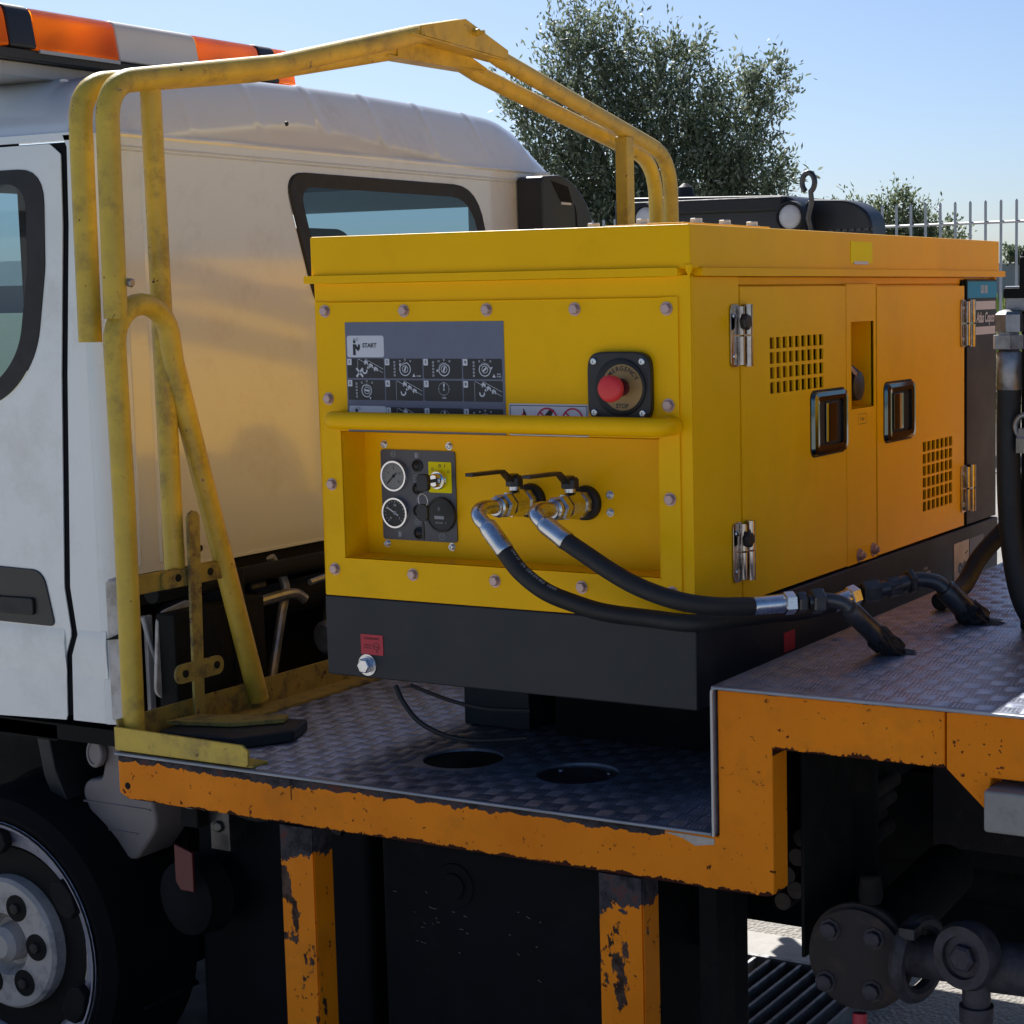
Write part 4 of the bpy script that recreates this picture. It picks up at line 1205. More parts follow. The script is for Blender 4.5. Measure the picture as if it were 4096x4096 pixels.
for x in (XA, XB):
    g2 = MB().prism([(1.018, 1.362), (1.018, 1.338), (1.44, 1.315), (1.44, 1.340), (1.228, 1.404)] if x == XA else [(1.018, 1.325), (1.018, 1.284), (1.448, 1.290), (1.448, 1.296), (1.228, 1.362)], 'x', x + .024, x + .030)
    zz = 0 if x == XA else -.052
    g2.prism([(.975, 1.339 + zz), (1.44, 1.314 + zz * .5), (1.43, 1.310 + zz * .5), (.975, 1.333 + zz)], 'x', x - .035, x + .029)
    part('gusset_plate', g2, 'rail', gr_, bevel=.0008)
part('gusset_pin', MB().lathe((XA + .030, 1.268, 1.371), (1, 0, 0), [(0, .010), (.016, .010), (.018, .008)], 12), 'rail', gr_)
part('gusset_pin', MB().lathe((XA + .030, 1.268, 1.371), (1, .35, -.02), [(0, .007), (.03, .007)], 10), 'rail', gr_)
part('upright_post', MB().tube([(-1.385, .048, 1.110), (-1.385, .052, .0)], .0235, 16), 'rail', gr_, ang=60)
part('upright_post', MB().box(-1.385, -1.340, 2.140, 2.188, .3, 1.145), 'rail', gr_, bevel=.004)
af = [(XA, -.128, -.335), (XA, -.122, .2), (XA, -.126, .52)]
arc = [(XA, -.040 + .086 * math.cos(a), .545 + .086 * math.sin(a)) for a in [math.pi - math.pi * k / 14 for k in range(15)]]
af += arc + [(XA, .052, .50), (XA, .120, .26), (XA, .292, -.335)]
part('a_frame_tube', MB().tube(af, .0245, 18), 'rail', gr_, ang=70)
rb = MB().lathe((XA + .026, -.100, .678), (1, 0, 0), [(0, .010), (.008, .010), (.010, .008)], 6)
ro = part('rail_bolt', rb, 'worn_steel', gr_)
rb = MB().lathe((XA, -.088 + .012, .680), (0, 1, 0), [(0, .009), (.012, .009)], 6)
part('rail_bolt', rb, 'worn_steel', gr_)
fo = MB().prism([(-1.376, -.357), (-.998, -.357), (-.993, -.350), (-.993, -.322), (-1.010, -.311), (-1.376, -.305)], 'y', -.172, -.165)
fo.box(-1.376, -.985, -.165, -.115, -.3605, -.3545)
part('foot_angle', fo, 'rail', gr_, bevel=.001)
lb = MB().box(-1.3765, -1.370, -.1645, 2.42, -.3605, -.290).box(-1.370, -1.300, -.112, 2.42, -.3605, -.353)
part('base_angle', lb, 'rail_low', gr_, bevel=.001)
part('cross_brace', MB().box(-1.372, -1.364, -.105, .20, -.020, .025), 'rail_low', gr_, bevel=.003)
part('cross_brace', MB().prism(rrect(-.02, .20, -.018, .022, .012, 4), 'x', -1.362, -1.354), 'rail_low', gr_, bevel=.001)
part('cross_brace', MB().prism(rrect(-.01, .15, -.240, -.195, .02, 4), 'x', -1.345, -1.338), 'rail_low', gr_, bevel=.001)
for (y, z) in ((.028, .004), (.135, .004), (.020, -.218), (.125, -.216)):
    part('brace_bolt', MB().lathe((-1.3545 if z > -.1 else -1.3378, y, z), (1, 0, 0), [(0, .009), (.003, .009), (.004, .006)], 10), 'grime', gr_)
part('flat_lever', MB().prism([(.046, -.345), (.078, -.345), (.090, .140), (.084, .152), (.070, .156), (.057, .150), (.052, .138)], 'x', -1.345, -1.337), 'rail_low', gr_, bevel=.001)
part('flat_lever_foot', MB().prism([(-1.36, -.03), (-1.20, .02), (-1.12, .10), (-1.14, .14), (-1.34, .05)], 'z', -.330, -.320), 'rail_low', gr_, bevel=.001)
rbk = MB().prism([(-1.34, -.075), (-1.13, -.055), (-1.06, .06), (-1.10, .16), (-1.22, .14), (-1.36, .03)], 'z', -.3605, -.332)
o = part('rubber_mat_block', rbk, 'rubber', bevel=.006)
o['label'] = 'flattened black rubber block under the yellow lever foot'; o['category'] = 'rubber block'

# ================================================================= TRUCK
tk = thing('truck', 'white cab truck with worn orange flatbed frame and chequer plate decks', 'truck', (-1.0, 1.1, GZ))
XC = -1.60
def radial(cy, cz_, pts, n=96):
    """resample a closed outline at equal angles round a centre"""
    out = []
    m = len(pts)
    for k in range(n):
        a = 2 * math.pi * k / n
        d = Vector((math.cos(a), math.sin(a)))
        best = None
        for i in range(m):
            p = Vector(pts[i]) - Vector((cy, cz_)); q = Vector(pts[(i + 1) % m]) - Vector((cy, cz_))
            e = q - p
            den = d.x * e.y - d.y * e.x
            if abs(den) < 1e-12: continue
            t = (p.x * e.y - p.y * e.x) / den
            s = (p.x * d.y - p.y * d.x) / den
            if t > 0 and -1e-9 <= s <= 1 + 1e-9 and (best is None or t < best): best = t
        out.append((cy + d.x * best, cz_ + d.y * best))
    return out
def rounded(pts, r, k=6):
    P = [Vector((p[0], p[1], 0)) for p in pts]; out = []; n = len(P)
    for i in range(n):
        a = P[i - 1] - P[i]; b2 = P[(i + 1) % n] - P[i]
        rr2 = r[i] if isinstance(r, (list, tuple)) else r
        t = min(rr2, a.length * .49, b2.length * .49)
        a.normalize(); b2.normalize()
        s0 = P[i] + a * t; s1 = P[i] + b2 * t
        for j in range(k + 1):
            q = j / k
            v = (1 - q) ** 2 * s0 + 2 * q * (1 - q) * P[i] + q * q * s1
            out.append((v.x, v.y))
    return out
# rear wall with window opening
win = rounded([(.745, .975), (1.665, .975), (1.745, .62), (1.60, .56), (.955, .56), (.862, .62)], [.09, .13, .08, .08, .08, .08])
wo = radial(1.22, .78, win, 360); outer = radial(1.22, .78, [(.135, -.02), (2.085, -.02), (2.085, 1.03), (.135, 1.03)], 360)
rw = MB()
rw.loops([(XC, a, b_) for a, b_ in outer], [(XC, a, b_) for a, b_ in wo])
rw.loops([(XC, a, b_) for a, b_ in wo], [(XC - .03, a, b_) for a, b_ in wo])
# corner posts, quarter round
for y0, sgn in ((.135, -1), (2.085, 1)):
    A = [(XC - .055 + .055 * math.cos(t), y0 + sgn * .055 * math.sin(t)) for t in [math.pi / 2 * k / 8 for k in range(9)]]
    rw.loops([(x, y, -.38) for x, y in A], [(x, y, 1.03) for x, y in A], close=False)
# folded lip at the bottom of the wall
rw.box(XC - .03, XC + .003, .24, 2.0, -.024, -.018)
rear = part('cab_rear_wall', rw, 'white', tk, ang=30)
cr = MB()
for z, w_ in ((1.032, .006), (1.004, .0025), (.995, .0018)):
    cr.prism([(XC + .0005, z - w_), (XC + .0035, z), (XC + .0005, z + w_)], 'y', .14, 2.08)
for y in (.135, .160, .235):
    cr.prism([(XC + .0003, y - .008), (XC + .004, y), (XC + .0003, y + .008)], 'z', .0, .95)
part('pressed_ridges', cr, 'white', rear)
part('panel_hole', MB().lathe((XC + .001, .244, .028), (1, 0, 0), [(0, .009), (.0006, .009)], 12).lathe((XC + .001, .371, .016), (1, 0, 0), [(0, .009), (.0006, .009)], 12), 'grime', rear)
inn = radial(1.22, .78, rounded([(.812, .937), (1.625, .937), (1.70, .64), (1.60, .60), (.98, .60), (.905, .64)], [.06, .11, .06, .06, .06, .06]), 360)
rw2 = MB().loops([(XC + .002, a, b_) for a, b_ in wo], [(XC + .006, 1.22 + (a - 1.22) * .985, .78 + (b_ - .78) * .985) for a, b_ in wo])
rw2.loops([(XC + .006, 1.22 + (a - 1.22) * .985, .78 + (b_ - .78) * .985) for a, b_ in wo], [(XC + .002, a, b_) for a, b_ in inn])
rwn = part('rear_window', rw2, 'rubber', tk)
part('pane', MB().add([(XC + .0015, a, b_) for a, b_ in inn], [tuple(range(len(inn)))]), 'glass', rwn, smooth=False)

# roof, one pressed skin with shallow ribs
ys_ = np.concatenate([np.linspace(.08, .30, 26), np.linspace(.305, 1.92, 324), np.linspace(1.925, 2.14, 26)])
xs_ = [XC - .13 * (k / 34) ** 1.4 for k in range(35)] + [-1.74, -1.76, -1.79, -1.82, -1.87, -1.92, -2.0, -2.1, -2.25, -2.4, -2.6, -2.8, -3.0, -3.1, -3.2, -3.25]
ribs = [.40 + .262 * k for k in range(7)]
def roofz(x, y):
    d = min(y - .08, 2.14 - y)
    hy = 1 - (1 - min(1, d / .32)) ** 2.6
    dx = XC - x
    hx_ = 1 - (1 - min(1, dx / .105)) ** 1.5
    z = 1.022 + .168 * hy ** .75 * hx_ + .03 * math.sin(math.pi * (y - .08) / 2.06) * hx_
    for rb_ in ribs:
        t = (y - rb_ - .10 * max(0, .2 - dx) ) / .045
        if 0 < t < 1 and d > .1: z += .004 * math.sin(math.pi * t) * min(1, dx / .03) * (1 - t * .5)
    return z
rf = MB()
vs = []
for x in xs_:
    for y in ys_:
        z = roofz(x, y)
        vs.append((x, y, z))
ny = len(ys_)
fs = [(i * ny + j, i * ny + j + 1, (i + 1) * ny + j + 1, (i + 1) * ny + j) for i in range(len(xs_) - 1) for j in range(ny - 1)]
rf.add(vs, fs)
# round the roof's vertical corners in plan
def corner(v):
    x, y, z = v
    for yc, s in ((.135, -1), (2.085, 1)):
        dx = x - (XC - .055); dy = (y - yc) * s
        if dx > 0 and dy > 0:
            L = math.hypot(dx, dy)
            m_ = max(dx, dy)
            k = m_ / L
            return (XC - .055 + dx * k, yc + s * dy * k, z)
    return v
rf.v = [corner(v) for v in rf.v]
roof = part('roof', rf, 'white', tk, ang=50)
part('roof_screw', MB().lathe((-1.78, .175, 1.166), (0, 0, 1), [(0, .010), (.004, .009), (.006, .002)], 12).lathe((-1.70, .185, 1.163), (0, 0, 1), [(0, .010), (.004, .009), (.006, .002)], 12), 'lamp', roof)
part('roof_spot', MB().lathe((-1.607, .78, 1.10), (1, 0, .1), [(0, .007), (.003, .006)], 8), 'rubber', roof)

# side: rear quarter, door, pillar
gap = [(-1.695, 1.00), (-1.702, .819), (-1.732, .465), (-1.762, -.05), (-1.746, -.165), (-1.768, -.218), (-1.775, -.381)]
YS = .08
q = MB()
quarter = [(-1.655, 1.03), (-1.655, -.38)] + [(x + .009, z) for x, z in reversed(gap)] + [(-1.70, 1.03)]
q.prism(quarter, 'y', YS, YS + .004)
part('rear_quarter_panel', q, 'white', tk, bevel=.002)
part('quarter_end', MB().prism([(-1.657, -.378), (-1.60, -.378), (-1.585, -.30), (-1.588, -.20), (-1.60, -.02), (-1.657, -.02)], 'y', YS + .003, YS + .05), 'whitedirty', tk, bevel=.012)
part('quarter_notch', MB().prism([(-1.645, -.172), (-1.59, -.150), (-1.59, -.165)], 'y', YS - .002, YS + .0025), 'grime', tk)
part('stained_arch_edge', MB().box(-1.59, -1.578, .150, .172, -.37, -.12), 'whitedirty', tk, bevel=.004)
# door with window
dw = rounded([(-2.75, .955), (-1.762, .955), (-1.775, .72), (-1.815, .52), (-1.90, .42), (-2.05, .365), (-2.75, .36)], [.1, .085, .02, .06, .08, .1, .1])
dpz = [(x - .010, z) for x, z in gap]
door_out = [(-2.95, 1.010), (-1.74, 1.010)] + [(-1.706, .985)] + dpz[1:] + [(-2.75, -.42), (-2.95, -.2)]
wod = radial(-2.2, .66, dw, 720); dout = radial(-2.2, .66, door_out, 720)
# lower part handled separately so that the strip stays regular
dm = MB().loops([(a, YS, b_) for a, b_ in dout], [(a, YS, b_) for a, b_ in wod])
dm.loops([(a, YS, b_) for a, b_ in dout], [(a, YS + .003, b_) for a, b_ in dout])
dm.loops([(a, YS, b_) for a, b_ in wod], [(a, YS + .03, b_) for a, b_ in wod])
door = part('cab_door', dm, 'white', tk, smooth=False)
part('swage_line', MB().prism([(YS + .0005, -.150), (YS - .005, -.185), (YS - .004, -.225), (YS + .0005, -.27)], 'x', -2.9, -1.757 - .02), 'white', door, bevel=.002)
part('swage_line', MB().prism([(YS + .0005, -.150), (YS - .005, -.185), (YS - .004, -.225), (YS + .0005, -.27)], 'x', -1.735, -1.64), 'white', tk, bevel=.002)
inn = radial(-2.2, .66, rounded([(-2.70, .922), (-1.822, .922), (-1.832, .72), (-1.872, .53), (-1.94, .455), (-2.06, .405), (-2.70, .40)], [.1, .07, .02, .06, .06, .08, .1]), 720)
dwf = part('door_window', MB().loops([(a, YS - .002, b_) for a, b_ in wod], [(a, YS - .004, b_) for a, b_ in inn]), 'rubber', tk)
part('pane', MB().add([(a, YS - .003, b_) for a, b_ in inn], [tuple(range(len(inn)))]), 'glass', dwf, smooth=False)
hp = rounded([(-2.08, -.008), (-1.838, -.012), (-1.806, -.15), (-2.08, -.148)], [.01, .04, .02, .01])
dh = part('door_handle', MB().prism(hp, 'y', YS - .004, YS + .004), 'black', door, bevel=.002)
part('handle_grip', MB().prism(rounded([(-2.08, -.085), (-1.87, -.082), (-1.87, -.125), (-2.08, -.125)], .01), 'y', YS - .012, YS - .003), 'rubber', dh, bevel=.003)
part('gap_shade_backing', MB().box(-1.86, -1.66, YS + .0050, YS + .02, -.37, 1.012), 'tankblack', tk)  # black backing that paints the door gap's darkness
part('cantrail', MB().box(-3.2, -1.66, YS, YS + .02, 1.016, 1.034), 'white', tk)
part('door_top_gap_shade', MB().box(-3.2, -1.861, YS + .0050, YS + .02, .965, 1.02), 'tankblack', tk)  # black strip painting the dark line of the gap above the door
# front and far side of the cab, with openings
fw = MB(); sheet(fw, .10, 2.12, -.38, 1.1, [(.2, 2.02, .32, 1.0)], -3.22, -3.20, 'x'); part('cab_front_wall', fw, 'white', tk)
fw = MB(); sheet(fw, -3.20, -1.66, -.38, 1.03, [(-2.95, -1.95, .38, .94)], 2.12, 2.14, 'y'); part('cab_far_side', fw, 'white', tk)
part('cab_floor', MB().box(-3.19, -1.612, .115, 2.11, -.10, -.025), 'grime', tk)
part('roof_lining', MB().box(-3.15, -1.72, .16, 2.06, 1.010, 1.02), 'grime', tk)
for y in (.45, 1.15, 1.75):
    st = part('seat', MB().prism(rounded([(-1.86, -.1), (-1.98, -.1), (-1.92, .55), (-1.80, .60)], .04), 'y', y - .22, y + .22), 'seat', tk, bevel=.02)
    part('headrest', MB().prism(rrect(y - .12, y + .12, .62, .84, .05, 5), 'x', -1.86, -1.78), 'seat', st, bevel=.02)

# black air intake on the far rear corner
si = part('air_intake', MB().prism(rounded([(1.885, .30), (1.875, 1.012), (2.00, 1.022), (2.09, .99), (2.16, .93), (2.215, .82), (2.235, .30)], [.01, .02, .04, .05, .05, .08, .01]), 'x', XC + .004, XC + .10), 'black', tk, bevel=.012)
part('intake_mouth', MB().prism([(1.93, 1.000), (2.03, .985), (2.055, .935), (1.985, .938)], 'x', XC + .1005, XC + .1015), 'grime', si)
part('intake_tag', MB().box(XC + .1005, XC + .103, 1.985, 2.045, .927, .934), 'lamp', si)
part('intake_seam', MB().prism([(2.07, .93), (2.082, .90), (2.095, .70), (2.085, .70), (2.075, .90)], 'x', XC + .1005, XC + .1015), 'grime', si)

# light bar
lbx0, lbx1 = -2.12, -1.87
lt = thing('beacon_light_bar', 'amber and cream beacon light bar on the white cab roof', 'light bar', (-2.0, .6, 1.20))
def lens(name, y0, y1, mat, z0=1.250, z1=1.352, infl=0.0):
    o = rounded([(lbx0, z0), (lbx1, z0), (lbx1 - .018, z1), (lbx0 + .018, z1)], [.008, .008, .03, .03])
    cxm = (lbx0 + lbx1) / 2; czm = (z0 + z1) / 2
    o = [(cxm + (a - cxm) * (1 + infl), czm + (b_ - czm) * (1 + infl)) for a, b_ in o]
    return part(name, MB().prism(o, 'y', y0, y1), mat, lt, bevel=.022 if name == 'end_lens' else .006, seg=4)
lens('end_lens', .030, .098, 'amber')
lens('divider', .100, .180, 'black', infl=.03)
lens('amber_lens', .182, .455, 'amber')
lens('centre_module', .457, .752, 'cream', infl=.02)
lens('amber_lens', .754, 1.005, 'amber')
lens('divider', 1.007, 1.075, 'black', infl=.03)
lens('end_lens', 1.077, 1.150, 'amber')
part('base_rail', MB().box(lbx0 + .01, lbx1 - .006, .03, 1.14, 1.222, 1.247), 'black', lt, bevel=.003)
part('trim_strip', MB().box(lbx1 - .004, lbx1 + .002, .19, .455, 1.240, 1.249), 'galv', lt)
part('mounting_plinth', MB().box(-2.10, -1.91, .10, 1.06, 1.185, 1.221), 'galv', lt, bevel=.003)
for y in (.26, .40, .85):
    part('reflector_bowl', MB().lathe((-1.99, y, 1.30), (1, 0, 0), [(0, .02), (.03, .038), (.05, .042)], 20), 'galv' if y != .26 else 'print_darkred', lt)

# front wheel
wc = Vector((-1.965, 0, -.955))
wh = part('wheel', MB().lathe((wc.x, .26, wc.z), (0, -1, 0), [(0, .33), (.0, .40), (.03, .385), (.22, .385), (.250, .375), (.268, .340), (.262, .322)], 56, caps=False), 'tyre', tk)
part('rim', MB().lathe((wc.x, .26, wc.z), (0, -1, 0), [(.21, .240), (.215, .242), (.225, .250), (.240, .300), (.268, .322), (.272, .318), (.268, .308), (.245, .296), (.225, .268), (.21, .245)], 56, caps=False), surf('blue_grey_rim_sheen', (0.27, 0.28, 0.36), 0.4, metal=0.3, var=0.2, scale=12, bump=0.2, bscale=60, dirt=0.6, dirtcol=(0.05, 0.05, 0.055), dscale=9), wh)  # rim's blue-grey puts the sky's reflection into the base colour
part('rim_well', MB().lathe((wc.x, .045, wc.z), (0, -1, 0), [(0, .238), (.001, .238)], 40), 'grime', wh)
part('rim_lip', MB().ring((wc.x, -.010, wc.z), (0, 1, 0), .318, .003, 64, 8), 'grime', wh)
part('hub_disc', MB().lathe((wc.x, .07, wc.z), (0, -1, 0), [(0, .170), (.055, .168), (.064, .160), (.066, .08), (.03, .062), (.03, .05), (.07, .045), (.085, .03)], 44), 'wheelwhite', wh)
for k in range(6):
    a = R_(4 + 60 * k)
    px_, pz_ = wc.x + .110 * math.cos(a), wc.z + .110 * math.sin(a)
    part('stud_hole', MB().lathe((px_, .005, pz_), (0, -1, 0), [(0, .034), (.0022, .034)], 22), 'grime', wh)
    part('wheel_nut', MB().lathe((px_, .003, pz_), (0, -1, 0), [(0, .014), (.008, .014), (.010, .010)], 6), 'rustplate', wh)
    a = R_(34 + 60 * k)
    part('hand_hole', MB().prism([(wc.x + r_ * math.cos(a + t), wc.z + r_ * math.sin(a + t)) for r_, t in ((.235, -.12), (.262, -.2), (.290, -.15), (.298, 0), (.290, .15), (.262, .2), (.235, .12))], 'y', -.006, .02), 'grime', wh, bevel=.004)
part('wheel', MB().lathe((wc.x, 2.20, wc.z), (0, -1, 0), [(0, .33), (0, .40), (.03, .425), (.22, .40), (.26, .38)], 40), 'tyre', tk)
# wheel arch liner and mudguard strip
part('wheel_arch', MB().box(-2.6, -1.62, .30, .36, -1.05, -.38).prism([(-2.6, -.40), (-1.62, -.40), (-1.62, -.44), (-2.6, -.44)], 'y', .10, .35), 'grime', tk)
part('mudguard_edge', MB().prism([(-1.925, -.43), (-1.88, -.44), (-1.865, -.52), (-1.80, -.66), (-1.69, -1.02), (-1.60, -1.10), (-1.66, -1.12), (-1.735, -1.00), (-1.82, -.72), (-1.905, -.54)], 'y', .105, .30), 'rubber', tk, bevel=.004)
part('sill_bracket', MB().box(-2.3, -1.845, .10, .14, -.445, -.405), 'grime', tk)

# coolant reservoir
rs = part('washer_reservoir', MB().prism(rounded([(-1.79, -.545), (-1.735, -.535), (-1.725, -.50), (-1.72, -.42), (-1.60, -.42), (-1.585, -.50), (-1.555, -.64), (-1.635, -.735), (-1.725, -.728), (-1.805, -.58)], [.02, .01, .01, .03, .02, .02, .03, .02, .02, .02]), 'y', .13, .26), 'reservoir', tk, bevel=.012)
part('reservoir_cap', MB().lathe((-1.735, .128, -.470), (-.25, -1, .1), [(0, .034), (.012, .036), (.016, .033), (.016, .027), (.013, .026)], 26), 'reservoir', rs)
part('reservoir_seam', MB().box(-1.795, -1.575, .126, .132, -.600, -.596).box(-1.77, -1.62, .126, .132, -.664, -.661), 'reservoir', rs)

# bed frame
y0b, y1b = -.170, -.105
bl = MB()
o1 = [(-1.372, -.369), (.134, -.369), (.134, -.090), (.576, -.090), (.576, -.192), (.246, -.192), (.246, -.468), (.226, -.472), (-1.345, -.468), (-1.372, -.455)]
bl.prism(o1, 'y', y0b, y1b)
part('bed_side_beam', bl, 'orange', tk, bevel=.004)
part('bed_side_beam', MB().prism([(.579, -.090), (2.2, -.090), (2.2, -.200), (.660, -.200), (.655, -.262), (.579, -.192)], 'y', y0b, y1b), 'orange_plain', tk, bevel=.003)
part('bed_side_beam', MB().box(-1.37, .2, 2.37, 2.44, -.42, -.369), 'orange', tk, bevel=.003)
part('bed_side_beam', MB().box(.203, 2.2, 2.37, 2.44, -.20, -.09), 'orange', tk, bevel=.003)
part('weld_seam', MB().box(-.880, -.878, y0b - .0008, y0b, -.415, -.372), 'grime', tk)
part('bolt_hole', MB().lathe((-1.345, y0b - .0005, -.437), (0, -1, 0), [(0, .008), (.0004, .008)], 12), 'grime', tk)
part('edge_plate', MB().prism([(.020, -.373), (.06, -.372), (.125, -.374), (.125, -.385), (.085, -.392), (.06, -.381)], 'y', y0b - .001, y0b - .0002), 'worn_steel', tk)
# cross members
for x in (-1.30, -.85, -.30):
    part('cross_member', MB().box(x, x + .06, -.10, 2.36, -.468, -.371), 'orange', tk)
part('end_plate', MB().box(.150, .158, -.10, 2.36, -.46, -.095), 'grime', tk)
# decks
hc = [(-.624, .100, .088), (-.331, .094, .087)]
dk = MB()
sheet(dk, -1.372, .128, -.176, 2.44, [(c[0] - .1, c[0] + .1, c[1] - .1, c[1] + .1) for c in hc], -.3675, -.3615, 'z')
for cx_, cy_, r_ in hc:
    sq = radial(cx_, cy_, [(cx_ - .1, cy_ - .1), (cx_ + .1, cy_ - .1), (cx_ + .1, cy_ + .1), (cx_ - .1, cy_ + .1)], 48)
    ci = [(cx_ + r_ * math.cos(2 * math.pi * k / 48), cy_ + r_ * math.sin(2 * math.pi * k / 48)) for k in range(48)]
    dk.loops([(a, b_, -.3615) for a, b_ in sq], [(a, b_, -.3615) for a, b_ in ci])
    dk.loops([(a, b_, -.3615) for a, b_ in ci], [(a, b_, -.3675) for a, b_ in ci])
part('lower_deck_plate', dk, 'tread', tk, smooth=False)
part('hole_liner', MB().lathe((hc[0][0], hc[0][1], -.368), (0, 0, -1), [(0, .10), (.09, .10)], 30), 'grime', tk)
cap = part('hole_cover', MB().lathe((hc[1][0], hc[1][1], -.373), (0, 0, 1), [(0, .086), (.006, .086), (.006, .070), (.003, .066)], 36), 'dark_steel', tk)
part('cover_screw', MB().lathe((hc[1][0] - .06, hc[1][1] + .03, -.370), (0, 0, 1), [(0, .007), (.003, .006)], 8).lathe((hc[1][0] + .05, hc[1][1] + .05, -.370), (0, 0, 1), [(0, .007), (.003, .006)], 8), 'worn_steel', cap)
part('riser_plate', MB().box(.124, .1305, -.174, 2.44, -.3612, -.0895), 'tread', tk)
part('upper_deck_plate', MB().box(.1245, 2.2, -.176, 2.44, -.0893, -.0833), 'tread', tk, bevel=.002)
ed = MB().tube([(-1.372, -.1765, -.3645), (.122, -.1765, -.3645)], .0030, 8).tube(bend_path([(.1265, -.1765, -.3675), (.1265, -.1765, -.0865), (2.2, -.1765, -.0865)], .010, 5), .0032, 8)
part('bright_plate_edge', ed, 'galv', tk)
# raised lugs of the five bar pattern, all real geometry
def lugs(x0, x1, y0, y1, z, skip, hs=1.0):
    p = .0405
    cells_ = []
    nx = int((x1 - x0) / p); nyy = int((y1 - y0) / p)
    I, J = np.meshgrid(np.arange(nx), np.arange(nyy), indexing='ij')
    cx_ = x0 + (I + .5) * p; cy_ = y0 + (J + .5) * p
    par = (I + J) % 2
    cx_ = cx_.ravel(); cy_ = cy_.ravel(); par = par.ravel()
    ok = np.ones(len(cx_), bool)
    for (a, b_, r_) in skip: ok &= np.hypot(cx_ - a, cy_ - b_) > r_ + .02
    cx_, cy_, par = cx_[ok], cy_[ok], par[ok]
    base = np.array([[-.5, -.5, 0], [.5, -.5, 0], [.5, .5, 0], [-.5, .5, 0], [-.36, -.15, 1], [.36, -.15, 1], [.36, .15, 1], [-.36, .15, 1]])
    F = np.array([[0, 1, 5, 4], [1, 2, 6, 5], [2, 3, 7, 6], [3, 0, 4, 7], [4, 5, 6, 7]])
    VV = []
    for k in range(5):
        off = (k - 2) * .0078
        lu = base * np.array([.0340, .0038, .0018 * hs])
        lu = lu + np.array([0, off, 0])
        c45, s45 = math.cos(R_(8)), math.sin(R_(8))
        a = np.stack([lu[:, 0] * c45 - lu[:, 1] * s45, lu[:, 0] * s45 + lu[:, 1] * c45, lu[:, 2]], 1)
        b_ = np.stack([-a[:, 1], a[:, 0], a[:, 2]], 1)
        sel = np.where(par[:, None, None] == 0, a[None], b_[None])
        VV.append(sel + np.stack([cx_, cy_, np.full_like(cx_, z)], 1)[:, None, :])
    V = np.concatenate(VV, 0)
    n = len(V)
    Fa = (F[None] + (np.arange(n) * 8)[:, None, None]).reshape(-1, 4)
    me = bpy.data.meshes.new('tread_lugs')
    me.vertices.add(n * 8); me.vertices.foreach_set('co', V.reshape(-1).astype(np.float32))
    me.loops.add(len(Fa) * 4); me.loops.foreach_set('vertex_index', Fa.ravel().astype(np.int32))
    me.polygons.add(len(Fa)); me.polygons.foreach_set('loop_start', np.arange(0, len(Fa) * 4, 4, dtype=np.int32))
    me.update(calc_edges=True)
    me.materials.append(MT['lug'])
    o = link_mesh('tread_lugs', me, tk)
    o['kind'] = 'stuff'
lugs(-1.36, .12, -.165, 2.1, -.3615, hc)
lugs(.135, 1.3, -.165, 2.2, -.0833, [], 0.45)

# legs under the bed
def leg(x0, x1):
    l = MB()
    l.prism([(x0, -.166), (x1, -.166), (x1, -.160), (x0 + .006, -.160), (x0 + .006, -.105), (x0, -.105)], 'z', GZ + .01, -.474)
    l.prism([(x1 - .002, -.1595), (x1 + .004, -.166), (x1 + .004, -.105), (x1 - .002, -.105)], 'z', GZ + .01, -.474)
    part('support_leg', l, 'orange_leg', tk, bevel=.001)
leg(-.918, -.832); leg(-.130, -.036)
part('brace_strut', MB().box(-.010, .03, .02, .10, -.95, -.474), 'grime', tk, bevel=.003)
# tank, running gear, and black boxes added to stand in for underbody shade
ft = part('fuel_tank', MB().box(-.805, -.15, .02, .55, -1.16, -.52), 'tankblack', tk, bevel=.03, seg=4)
part('tank_boss', MB().lathe((-.60, .02, -.62), (0, -1, 0), [(0, .05), (.004, .048), (.006, .03), (.012, .028)], 24), 'tankblack', ft)
sc_ = MB()
rs_ = random.Random(4)
for k in range(26):
    cx = rs_.choice([-.70, -.66, -.62, -.44, -.40, -.52]) + rs_.gauss(0, .035); cz0 = -.72 + rs_.gauss(0, .05); L_ = rs_.uniform(.002, .010); a = rs_.uniform(-.5, .1); t_ = .0006
    sc_.prism([(cx, cz0), (cx + L_, cz0 + L_ * a), (cx + L_, cz0 + L_ * a + t_), (cx, cz0 + t_)], 'y', .0182, .0199)
part('tank_scratches', sc_, 'worn_steel', ft, kind='stuff')
part('shade_box', MB().box(-1.50, -.97, .20, .62, -1.37, -.52), 'tankblack', tk, bevel=.02)  # black block added where only underbody shade shows
part('shade_panel', MB().box(-1.75, -.82, .64, .70, -1.36, -.50), 'tankblack', tk, bevel=.01)  # thin black panel added as shade behind the wheel and legs
part('shade_plate', MB().box(-.42, -.111, .25, .27, -.76, -.50), 'tankblack', tk, bevel=.01)  # thin black sheet added as shade right of the tank
part('shade_screen', MB().box(-.62, 1.6, 1.08, 1.12, -1.00, -.50), 'tankblack', tk)  # black screen added as shade, hiding the lit ground behind
part('chassis_rail', MB().box(-3.2, 2.4, .72, .80, -.66, -.475).box(-3.2, 2.4, 1.45, 1.53, -.66, -.475), 'grime', tk)
part('engine_block', MB().box(-2.7, -1.72, .55, 1.7, -.95, -.40).box(-1.70, -1.45, .9, 1.6, -.40, -.08), 'grime', tk, bevel=.03)
part('engine_rear_cover', MB().box(-1.74, -1.66, .15, 2.1, -.95, -.101), 'grime', tk, bevel=.02)
part('gearbox', MB().lathe((-1.6, 1.1, -.72), (1, 0, -.05), [(0, .28), (.3, .26), (.5, .16), (1.5, .06), (2.6, .06)], 18), 'grime', tk)
